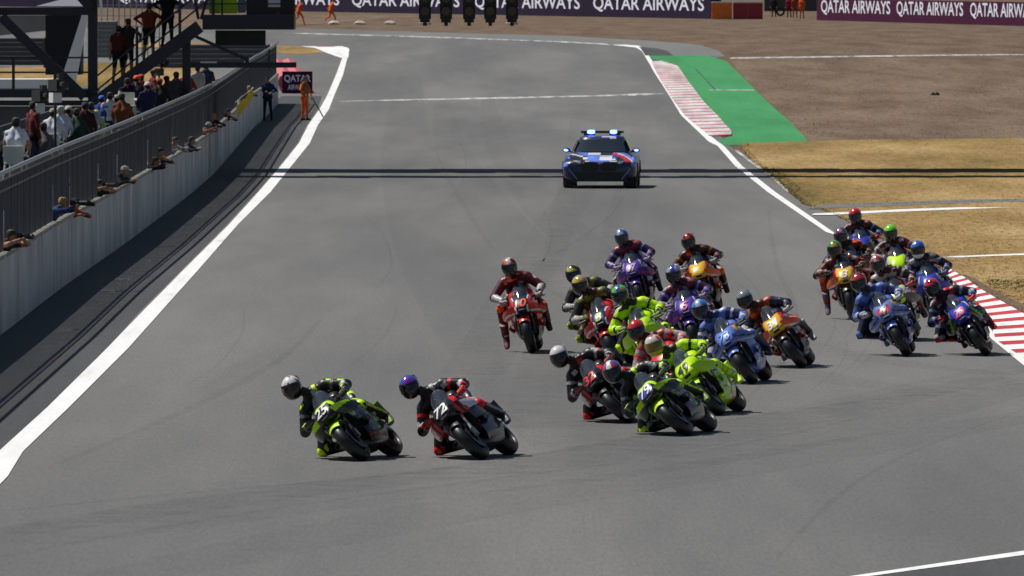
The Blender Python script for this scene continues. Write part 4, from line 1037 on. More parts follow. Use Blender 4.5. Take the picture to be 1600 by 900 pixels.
def build_person(M, label, pose, top, legs, skin=SKIN, hair=(.03, .02, .015), shoes=(.02, .02, .02), hat=None, group=None, sleeves=True, voxel=.026, shorts=False, vest=None, lean=0.0, arms=None, h=1.0):
    """pose: stand, lean (over the wall), sit, run. Figure faces -Y, feet at z = 0 (sit: seat at .46)."""
    z0 = 0.93; rt = V3(1, 0, 0)
    if pose == 'sit':
        pel = V3(0, .02, .57); chest = V3(0, .06 - .1 * lean, .93); neck = V3(0, .05 - .15 * lean, 1.12); head = V3(0, .02 - .2 * lean, 1.27)
        kn = [V3(-.13, -.40, .55), V3(.13, -.40, .55)]; an = [V3(-.12, -.42, .09), V3(.14, -.38, .09)]
        hd = arms or [V3(-.18, -.28, .68), V3(.18, -.26, .68)]; pole = [(-1, .6, -.3), (1, .6, -.3)]
    elif pose == 'lean':
        pel = V3(0, .16, .93); chest = V3(0, -.16, 1.22); neck = V3(0, -.30, 1.36); head = V3(0, -.42, 1.46)
        kn = [V3(-.1, .06, .50), V3(.1, .14, .50)]; an = [V3(-.1, .12, .09), V3(.12, .22, .09)]
        hd = arms or [V3(-.16, -.60, 1.24), V3(.16, -.60, 1.26)]; pole = [(-1, .3, -.3), (1, .3, -.3)]
    elif pose == 'run':
        pel = V3(0, 0, .92); chest = V3(.10, -.03, 1.27); neck = V3(.15, -.03, 1.45); head = V3(.2, -.04, 1.60)
        kn = [V3(-.02, -.1, .52), V3(.28, .0, .60)]; an = [V3(-.36, -.04, .30), V3(.42, .02, .10)]
        hd = arms or [V3(.38, -.2, 1.12), V3(-.22, .2, 1.06)]; pole = [(-1, .3, -1), (-1, .4, -1)]; rt = V3(.5, -1, 0)
    else:
        pel = V3(0, 0, .93); chest = V3(0, -.01, 1.28); neck = V3(0, 0, 1.45); head = V3(0, -.03, 1.60)
        kn = [V3(-.11, -.02, .5), V3(.12, -.03, .5)]; an = [V3(-.13, .02, .09), V3(.16, .0, .09)]
        hd = arms or [V3(-.26, -.06, .86), V3(.26, -.08, .86)]; pole = [(-1, .5, 0), (1, .5, 0)]
    segs = torso_segs(pel, chest, neck, rt)
    rn = rt.normalized(); sh = [neck - rn * .18 + V3(0, .01, -.05), neck + rn * .18 + V3(0, .01, -.05)]
    segs += [('neck', neck, head, .055, .055), ('head', head + V3(0, 0, -.03), head + V3(0, .012, .045), .078, .088), ('head', head + V3(0, -.03, -.055), head + V3(0, -.04, -.05), .045, .04),
             ('head', head + V3(0, -.085, .0), head + V3(0, -.095, -.02), .014, .016)]
    for i in (0, 1):
        el = ik(sh[i], hd[i], .29, .27, pole[i]); hd[i] = el + (hd[i] - el).normalized() * .27
        segs += [('shoulder', neck + V3(0, 0, -.04), sh[i], .06, .065), ('uarm', sh[i], el, .056, .045), ('farm', el, hd[i], .043, .032)]
        hp = pel + rn * (-.09 if i == 0 else .09)
        segs += [('thigh', hp, kn[i], .088, .062), ('shin', kn[i], an[i], .058, .042), ('foot', an[i] + V3(0, .03, -.045), an[i] + V3(0, -.15, -.05), .045, .036)]
    def fn(part, t, q, p):
        if part == 'head' or part == 'neck':
            if part == 'head' and (p[2] > head.z + .07 or (p[1] > head.y + .03 and p[2] > head.z - .05)): return hair
            return skin
        if part == 'farm': return top if sleeves and t < .96 else skin
        if part == 'uarm': return top if (sleeves or t < .55) else skin
        if part == 'shin': return skin if shorts else legs
        if part in ('thigh', 'hips'): return legs
        if part == 'foot': return shoes
        if vest is not None and part in ('chest', 'waist', 'shoulder'): return vest
        return top
    o = body('person', segs, fn, M_CLOTH, voxel=voxel, M=M, label=label, cat='person', group=group)
    sk = mat('skin_%.2f_%.2f' % (skin[0], skin[1]), skin, .55, noise=.08)
    for i in (0, 1):
        g = place('hand', hand_mesh(), sk, o, loc=hd[i]); el = ik(sh[i], hd[i], .29, .27, pole[i]); d = (hd[i] - el).normalized()
        q = (-d).to_track_quat('Z', 'Y'); g.rotation_euler = q.to_euler()
        if i == 0: g.scale = (-1, 1, 1)
    if hat is not None:
        t = MB(); t.loft([[Vector((head.x + r * math.cos(a), head.y + .01 + r * 1.1 * math.sin(a), head.z + zz)) for a in np.linspace(0, 2 * math.pi, 13)[:-1]] for zz, r in ((.045, .096), (.09, .09), (.125, .065), (.14, .02))])
        t.sheet([[(head.x + x, head.y - .09 - .07 * q, head.z + .05 - .02 * q) for x in (-.07, -.03, .03, .07)] for q in (0, 1)], .008)
        t.build('cap', mat('cap_%.2f_%.2f_%.2f' % hat, hat, .8), o)
    else:
        t = MB(); t.loft([[Vector((head.x + r * math.cos(a), head.y + .022 + r * 1.08 * math.sin(a), head.z + zz)) for a in np.linspace(0, 2 * math.pi, 13)[:-1]] for zz, r in ((.02, .086), (.07, .092), (.115, .075), (.14, .03))])
        t.build('hair', mat('hair_%.2f_%.2f_%.2f' % hair, hair, .6), o)
    return o, head, hd
# ================================================================== course car
def build_car(M, label):
    e = empty('course_car', label=label, cat='car'); e.matrix_world = M
    NV, BL, RD, WH, LB = (.012, .018, .06), (.008, .009, .012), (.6, .02, .03), (.8, .8, .84), (.14, .24, .75)
    def liv(p, n):
        x, y, z = p
        if z > .80 and y < -.75:                               # bonnet stripes running back from the nose
            q = x + .32 * (y + 1.6)
            for lo, hi, c in ((-.62, -.52, WH), (-.42, -.12, LB), (-.12, .07, WH), (.10, .17, WH), (.42, .62, RD), (.62, .70, WH), (.70, .90, LB)):
                if lo < q < hi: return c
            return BL
        q = z * .9 + .4 * y
        if abs(x) > .85 and abs((q * 1.7) % 1 - .5) < .13: return LB
        if y < -2.1 and .12 < abs(abs(x) * 1.3 - z * .9 - .1) < .20 and z < .62: return LB
        return NV
    K = [(-2.52, .30, .76, .70, .52), (-2.44, .24, .85, .90, .52), (-2.25, .22, .90, .985, .55), (-1.9, .22, .95, 1.0, .6), (-1.3, .22, 1.01, 1.01, .62), (-.85, .22, 1.05, 1.005, .66),
         (0, .22, 1.07, 1.0, .68), (1.2, .22, 1.09, 1.0, .7), (2.0, .24, 1.09, .985, .7), (2.38, .3, 1.05, .9, .7), (2.48, .4, .98, .75, .7)]
    t = MB(); t.loft([oval(y, zb, zt, w, zc, 4.2, 64) for y, zb, zt, w, zc in spline(K, 70)]); body_ = t.build('body', M_PAINT, e, 50, liv)
    # greenhouse
    def cab(zq, n=40):
        q = max(0.0, (zq - 0.98) / .57); hw = .80 - .22 * q ** 1.2; y0 = -.98 + .98 * q ** .9; y1 = 2.25 - .75 * q; r = []
        for k in range(n):
            a = 2 * math.pi * k / n; c, s = math.cos(a), math.sin(a)
            r.append(Vector((hw * math.copysign(abs(c) ** .55, c), (y0 + y1) / 2 + (y1 - y0) / 2 * math.copysign(abs(s) ** .45, s), zq)))
        return r
    t = MB(); rg = [cab(z) for z in (.98, 1.1, 1.25, 1.38, 1.46)]; rg += [[Vector((p.x * k, .75 + (p.y - .75) * k, z)) for p in cab(1.47)] for z, k in ((1.50, .985), (1.525, .93), (1.54, .75), (1.545, .4))]
    t.loft(rg); t.build('cabin', M_PAINT, e, 50, lambda p, n: (.012, .018, .06) if p[2] < 1.47 else ((.5, .52, .6) if (p[0] * 1.0 + p[1]) % .9 < .3 else (.02, .03, .12)))
    GL = mat('car_glass', (.014, .02, .024), .06, coat=.6, noise=0)
    t = MB(); g = []
    for z in np.linspace(1.07, 1.43, 6):
        r = cab(z, 200); fr = sorted([p for p in r if p.y < np.interp(z, [1.07, 1.43], [-.55, .1]) and abs(p.x) < .93 * max(q.x for q in r)], key=lambda p: p.x)
        idx = np.linspace(0, len(fr) - 1, 17).round().astype(int); g.append([fr[i] + Vector((0, -.014, .008)) for i in idx])
    t.sheet([r[::-1] for r in g], .008); t.build('windscreen', GL, e, 60)
    for s in (-1, 1):
        t = MB(); g = []
        for z in np.linspace(1.1, 1.42, 4):
            q = (z - 1.0) / .55; hw = .80 - .22 * q ** 1.2; y0 = -.55 + .62 * q; y1 = 1.75 - .5 * q
            g.append([Vector((s * (hw + .012), y, z)) for y in np.linspace(y0, y1, 8)])
        t.sheet(g if s > 0 else [r[::-1] for r in g], .008); t.build('side_window', GL, e, 60)
        # kidney grille
        t = MB(); rgk = []
        for dy, k in ((-2.55, .92), (-2.50, 1.0), (-2.40, 1.0)):
            rgk.append([Vector((s * .255 + .215 * k * math.copysign(abs(math.cos(a)) ** .45, math.cos(a)), dy, .665 + .145 * k * math.copysign(abs(math.sin(a)) ** .5, math.sin(a)))) for a in np.linspace(0, 2 * math.pi, 25)[:-1]])
        t.loft(rgk); gr = t.build('grille', M_BLACK, e, 40)
        for k in range(5):
            b = MB(); b.box((s * .255 - .14 + .07 * k, -2.556, .665), (.014, .016, .24)); b.build('grille_bar', M_CARB, gr, 0)
        t = MB(); rgk = []
        for q in np.linspace(0, 1, 7):
            x = .50 + .36 * q; y = -2.505 + .34 * q ** 2.0; hh = .05 * (1 - .5 * abs(q - .35))
            rgk.append([Vector((s * x, y - .025 + .05 * (1 - math.cos(a)) * .3, .79 + .015 * q + hh * math.sin(a))) for a in np.linspace(0, 2 * math.pi, 11)[:-1]])
        t.loft(rgk); hl = t.build('headlight', mat('headlight', (.8, .82, .86), .1, .2, coat=.5, noise=.1), e, 50)
        # lower intake, fog blade
        t = MB(); rgk = [[Vector((s * x, y, z)) for x, z in ((.0, .25), (.70, .26), (.80, .36), (.66, .50), (.40, .49), (.0, .48))] for y in (-2.535, -2.30)]; t.loft(rgk); t.build('intake', M_BLACK, e, 0)
        t = MB(); t.beam((s * .60, -2.56, .28), (s * .83, -2.53, .60), .06, .035); t.build('bumper_blade', mat('blade_blue', (.10, .15, .45), .3, coat=.5), e, 0)
        # mirror
        t = MB(); t.loft([[Vector((s * (.94 + .11 * math.cos(a) * k), -.62 + dy, 1.12 + .07 * k * math.sin(a))) for a in np.linspace(0, 2 * math.pi, 13)[:-1]] for dy, k in ((-.07, .6), (-.05, .95), (.04, 1.0), (.07, .8))])
        mi = t.build('mirror', M_CARB, e, 50); t = MB(); t.beam((s * .78, -.58, 1.06), (s * .88, -.60, 1.09), .05, .04); t.build('stalk', M_CARB, mi)
        t = MB(); t.loft([[Vector((s * (.955 + .06 * math.cos(a) * k), -.69 - dy, 1.12 + .035 * k * math.sin(a))) for a in np.linspace(0, 2 * math.pi, 13)[:-1]] for dy, k in ((-.02, 1.0), (.012, 1.0), (.022, .7))])
        t.build('mirror_lamp', mat('blue_beacon', (.10, .19, 1.0), .3, noise=0, emit=8.0), mi, 50)
        for yw in (-1.52, 1.45):
            w = empty('wheel', (s * .86, yw, .37)); w.parent = e
            t = MB(); t.lathe([(-.14, .25), (-.14, .34), (-.11, .37), (.11, .37), (.14, .34), (.14, .25)], 28); t.build('tyre', M_TYRE, w)
            t = MB(); t.lathe([(-.1, .255), (-.1, .235), (.1, .235), (.1, .255)], 24)
            for k in range(5):
                a = k * 2 * math.pi / 5; t.beam((s * .1, .04 * math.cos(a), .04 * math.sin(a)), (s * .09, .24 * math.cos(a), .24 * math.sin(a)), .02, .05)
            t.build('rim', M_ALU, w)
            t = MB(); g = [[Vector((s * x, yw + .43 * math.cos(a), .37 + .43 * math.sin(a))) for x in (.985, 1.02)] for a in np.linspace(R(5), R(175), 12)]
            t.sheet(g if s > 0 else [r[::-1] for r in g], .03); t.build('wheel_arch', M_CARB, e)
            if yw < 0:
                t = MB(); t.box((s * .80, yw - .1, .30), (.34, .62, .50)); t.build('wheel_well', M_BLACK, e, 0)
    t = MB(); t.box((0, -2.46, .225), (1.5, .22, .03)); t.build('splitter', M_CARB, e, 0)
    t = MB(); t.tube([(0, -2.545, .775), (0, -2.56, .775)], .04, 16); t.build('badge', mat('badge', (.5, .55, .7), .3, noise=0), e)
    # light bar
    t = MB(); t.box((0, .42, 1.655), (1.10, .26, .075)); bar = t.build('light_bar', M_CARB, e, 0)
    for x in (-.35, .35):
        b = MB(); b.box((x, .42, 1.582), (.3, .16, .07)); b.build('foot', M_CARB, bar, 0)
    for x, w in ((-.30, .21), (.31, .19)):
        b = MB(); b.loft([[q + Vector((x, 0, 0)) for q in oval(y, 1.60 + d, 1.715 - d, w / 2 - d, None, 3.5, 16)] for y, d in ((.27, .01), (.28, 0), (.56, 0), (.57, .01))]); b.build('beacon', mat('blue_beacon', (.10, .19, 1.0), .3, noise=0, emit=8.0), bar)
    for x in (-.52, .53):
        b = MB(); b.box((x, .42, 1.66), (.12, .24, .07)); b.build('bar_end', mat('bar_end', (.3, .32, .36), .3), bar, 0)
    return e
p = G(941, 293.5)
build_car(Matrix.Translation(p + Vector((0, 1.5, 0.0))) @ Matrix.Rotation(R(-2.0), 4, 'Z') @ Matrix.Diagonal((1.02, 1, .915, 1)), 'dark blue course car with flashing blue lights following the motorbikes')
# ================================================================== the pack
NEON = (.54, .88, .0); BLK = (.005, .005, .006); RED = (.68, .010, .014); WHT = (.72, .72, .73); ORG = (.88, .11, .004); PUR = (.09, .04, .33); LPUR = (.16, .08, .5)
GBL = (.12, .19, .54); NVY = (.010, .014, .05); YBL = (.018, .035, .40); YEL = (.72, .42, .02); MAR = (.11, .010, .02); DGR = (.03, .045, .03); SIL = (.35, .36, .38); CYAN = (.02, .14, .5); FGRN = (.10, .55, .01)
def lv(side, nose=None, belly=None, wing=None, tail=None, tank=None, fender=None, stripes=(), lower=None):
    return dict(side=side, nose=nose or side, belly=belly or BLK, wing=wing or side, tail=tail or side, tank=tank or side, fender=fender or BLK, lower_wing=lower or belly or side, stripes=list(stripes))
N_ = ('nose',); SN = ('side', 'nose', 'tank', 'tail'); S_ = ('side',); Wg = ('wing',)
TRACK = lv(BLK, fender=NEON, wing=DGR, stripes=[(0, 1, 0, -.70, -.60, NEON, N_), (1, .35, -1, -.58, -.52, NEON, S_), (0, 1, -.6, -.18, .04, NEON, S_), (0, 0, 1, .70, .9, NEON, Wg), (1, 0, .2, .40, .9, NEON, N_), (0, .6, 1, .30, .36, (.25, .4, .1), S_), (0, 1, .4, .95, 1.12, NEON, ('tail',))])
APR = lv(BLK, wing=RED, stripes=[(1, 0, 0, .20, .235, BLK, Wg), (1, -.25, 0, .43, .475, WHT, Wg), (1, 0, 0, .1, .16, BLK, Wg), (0, 0, 1, .5, .60, BLK, Wg), (1, .3, 0, -.02, .06, RED, N_), (0, 1, -.8, -.45, -.40, RED, S_), (0, 1, -.8, -.25, -.22, WHT, S_), (0, 1, 0, -.28, -.24, RED, ('nose',))])
VR = lv(NEON, belly=NEON, fender=NEON, tank=NEON, stripes=[(0, 1, -.7, -.16, -.06, BLK, S_), (0, .3, 1, .30, .345, WHT, S_), (0, 1, 0, .02, .2, RED, ('belly',)), (0, 1, .1, -.36, -.30, BLK, ('side', 'nose'))])
HON = lv(RED, wing=RED, belly=RED, fender=RED, tail=RED, stripes=[(1, -.1, 0, .165, .19, WHT, N_), (1, -.1, 0, .0, .165, NVY, N_), (0, 1, -.6, -.5, -.44, WHT, S_), (0, .3, 1, .43, .455, WHT, Wg)])
PRA = lv(PUR, wing=PUR, belly=NVY, fender=PUR, tail=LPUR, tank=PUR, stripes=[(1, .2, 0, .03, .06, WHT, N_), (1, .2, 0, .08, .13, LPUR, N_), (0, 1, -.5, -.45, -.38, LPUR, S_), (0, 1, -.5, -.30, -.27, WHT, S_), (0, .3, 1, .43, .46, (.5, .05, .2), Wg)])
KTM = lv(BLK, nose=NVY, wing=ORG, belly=ORG, fender=BLK, tail=ORG, tank=NVY, stripes=[(0, 1, -.6, -.62, -.42, ORG, S_), (0, 1, -.6, -.42, -.34, WHT, S_), (1, .1, 0, .12, .3, ORG, N_), (.5, 0, 1, .74, .77, WHT, Wg), (0, 0, 1, .4, .61, BLK, Wg)])
KTMR = lv((.03, .02, .05), nose=YEL, wing=ORG, belly=ORG, fender=BLK, tail=ORG, tank=NVY, stripes=[(0, 1, -.6, -.62, -.45, RED, S_), (0, 1, -.6, -.40, -.34, WHT, S_), (1, .1, 0, .09, .3, RED, N_), (.5, 0, 1, .74, .77, WHT, Wg), (0, 0, 1, .4, .61, BLK, Wg)])
GRE = lv(GBL, wing=GBL, belly=GBL, fender=GBL, tail=GBL, tank=GBL, stripes=[(.5, 0, 1, .79, .82, NVY, Wg), (.4, 0, 1, .71, .735, (.5, .52, .6), Wg), (0, 1, -.6, -.38, -.33, WHT, S_), (0, 1, -.6, -.2, -.1, NVY, S_), (1, 0, .3, .42, .46, YEL, N_)])
YAM = lv(BLK, nose=YBL, wing=BLK, belly=BLK, fender=BLK, tail=YBL, tank=YBL, stripes=[(1, .25, 0, .02, .055, WHT, N_), (0, 1, -.7, -.5, -.36, YBL, S_), (0, 1, -.7, -.36, -.33, WHT, S_), (1, 0, .3, .42, .45, (.1, .4, .05), Wg)])
PRI = lv(BLK, nose=YBL, wing=YBL, belly=PUR, fender=BLK, tail=LPUR, tank=YBL, stripes=[(1, .25, 0, .02, .055, WHT, N_), (0, 1, -.7, -.5, -.36, LPUR, S_), (0, 1, -.7, -.36, -.33, WHT, S_)])
LCR = lv(WHT, nose=WHT, wing=(.1, .1, .1), belly=MAR, fender=WHT, tail=MAR, tank=MAR, stripes=[(1, .1, 0, -.1, .08, NEON, N_), (0, 1, -.6, -.5, -.2, MAR, S_)])
DUC = lv(RED, wing=RED, belly=RED, fender=RED, stripes=[(0, 1, -.6, -.5, -.44, WHT, S_), (1, .1, 0, .12, .3, WHT, N_)])
for _l in (TRACK, APR, HON, PRA, KTM, KTMR, YAM, PRI, LCR, DUC):
    _l['stripes'].append((0, 0, 1, -1, .40, BLK, S_)); _l['belly'] = BLK
def su(base, **k): d = dict(base=base); d.update(k); return d
S_TRACK = su(BLK, stripe=NEON, shin=BLK, band=(.12, .13, .11), knee=NEON, glove=(.05, .06, .03), puck=NEON, boot=(.1, .16, .01))
S_APR = su(BLK, stripe=(.4, .38, .4), band=RED, knee=RED, glove=RED, puck=RED, boot=(.05, .05, .05), shoulder=(.03, .025, .04))
S_APR2 = su(BLK, stripe=None, band=(.35, .33, .33), knee=RED, glove=(.3, .05, .05), puck=RED, boot=(.03, .03, .03))
S_VR = su((.03, .04, .012), band=BLK, waist=BLK, hips=BLK, chest=(.02, .028, .01), thigh=BLK, uarm=NEON, shoulder=NEON, shin=NEON, farm=NEON, knee=NEON, glove=(.2, .3, .02), puck=BLK, boot=NEON)
S_HON = su((.06, .008, .016), uarm=(.09, .01, .02), farm=(.45, .42, .42), thigh=(.02, .012, .02), shin=MAR, knee=ORG, glove=(.4, .32, .3), band=None, puck=ORG, shoulder=MAR, boot=(.12, .02, .03))
S_HON2 = su((.07, .008, .016), uarm=(.02, .02, .02), farm=(.35, .33, .33), thigh=(.03, .012, .02), knee=(.2, .24, .02), stripe=None, band=None, glove=(.06, .05, .03), puck=NEON, shoulder=(.12, .13, .02), boot=(.05, .02, .03))
S_PRA = su((.03, .015, .06), stripe=None, shoulder=(.22, .03, .035), band=(.2, .15, .38), farm=(.07, .045, .16), knee=MAR, glove=(.3, .2, .35), puck=MAR, boot=(.04, .02, .05))
S_KTM = su(BLK, shoulder=(.08, .02, .01), band=(.35, .06, .01), farm=(.02, .025, .05), stripe=None, chest=(.03, .015, .02), knee=ORG, glove=(.3, .3, .3), puck=ORG, boot=(.12, .03, .02))
S_KTM2 = su(BLK, shoulder=(.35, .05, .01), band=(.03, .04, .1), uarm=(.02, .025, .05), knee=ORG, glove=(.35, .34, .34), puck=ORG, boot=(.3, .3, .3), thigh=(.12, .02, .02), chest=(.10, .025, .01))
S_KTM3 = su((.02, .012, .016), shoulder=(.12, .03, .015), band=(.3, .05, .01), knee=ORG, shin=(.35, .05, .01), glove=(.05, .05, .05), puck=ORG, boot=(.10, .08, .12), farm=(.03, .02, .02))
S_GRE = su(GBL, shoulder=GBL, band=(.5, .5, .55), thigh=NVY, shin=NVY, waist=(.012, .02, .07), chest=(.02, .045, .17), uarm=(.025, .04, .12), glove=(.04, .05, .08), puck=BLK, boot=(.05, .05, .06))
S_GRE2 = su(GBL, shoulder=GBL, uarm=(.05, .085, .26), waist=(.015, .025, .08), chest=(.03, .05, .18), band=NVY, thigh=(.02, .02, .03), shin=NVY, farm=(.3, .34, .55), glove=(.4, .4, .4), puck=BLK, boot=(.3, .3, .32))
S_YAM = su((.010, .012, .022), band=(.14, .17, .3), farm=(.02, .03, .12), shoulder=(.12, .02, .025), knee=RED, glove=RED, puck=RED, boot=(.35, .02, .03), stripe=None)
S_YAM2 = su((.008, .009, .014), band=(.2, .22, .3), farm=(.015, .02, .10), shoulder=(.10, .10, .11), glove=(.1, .12, .25), puck=(.1, .1, .1), boot=(.03, .03, .05))
S_PINK = su((.06, .010, .02), uarm=(.035, .012, .018), shoulder=(.4, .38, .38), band=(.4, .36, .36), glove=(.5, .02, .03), knee=MAR, puck=MAR, boot=(.1, .1, .1))
S_LCR = su((.012, .010, .012), uarm=(.16, .012, .03), farm=(.16, .012, .03), shoulder=(.06, .01, .02), band=(.3, .28, .28), glove=(.03, .03, .03), puck=MAR)
S_RED = su((.04, .010, .014), uarm=(.4, .30, .30), band=RED, shoulder=(.25, .03, .03), glove=RED, knee=RED, farm=(.35, .28, .28), chest=(.08, .012, .016))
def he(base, top, acc=None, **k): d = dict(base=base, top=top, acc=acc); d.update(k); return d
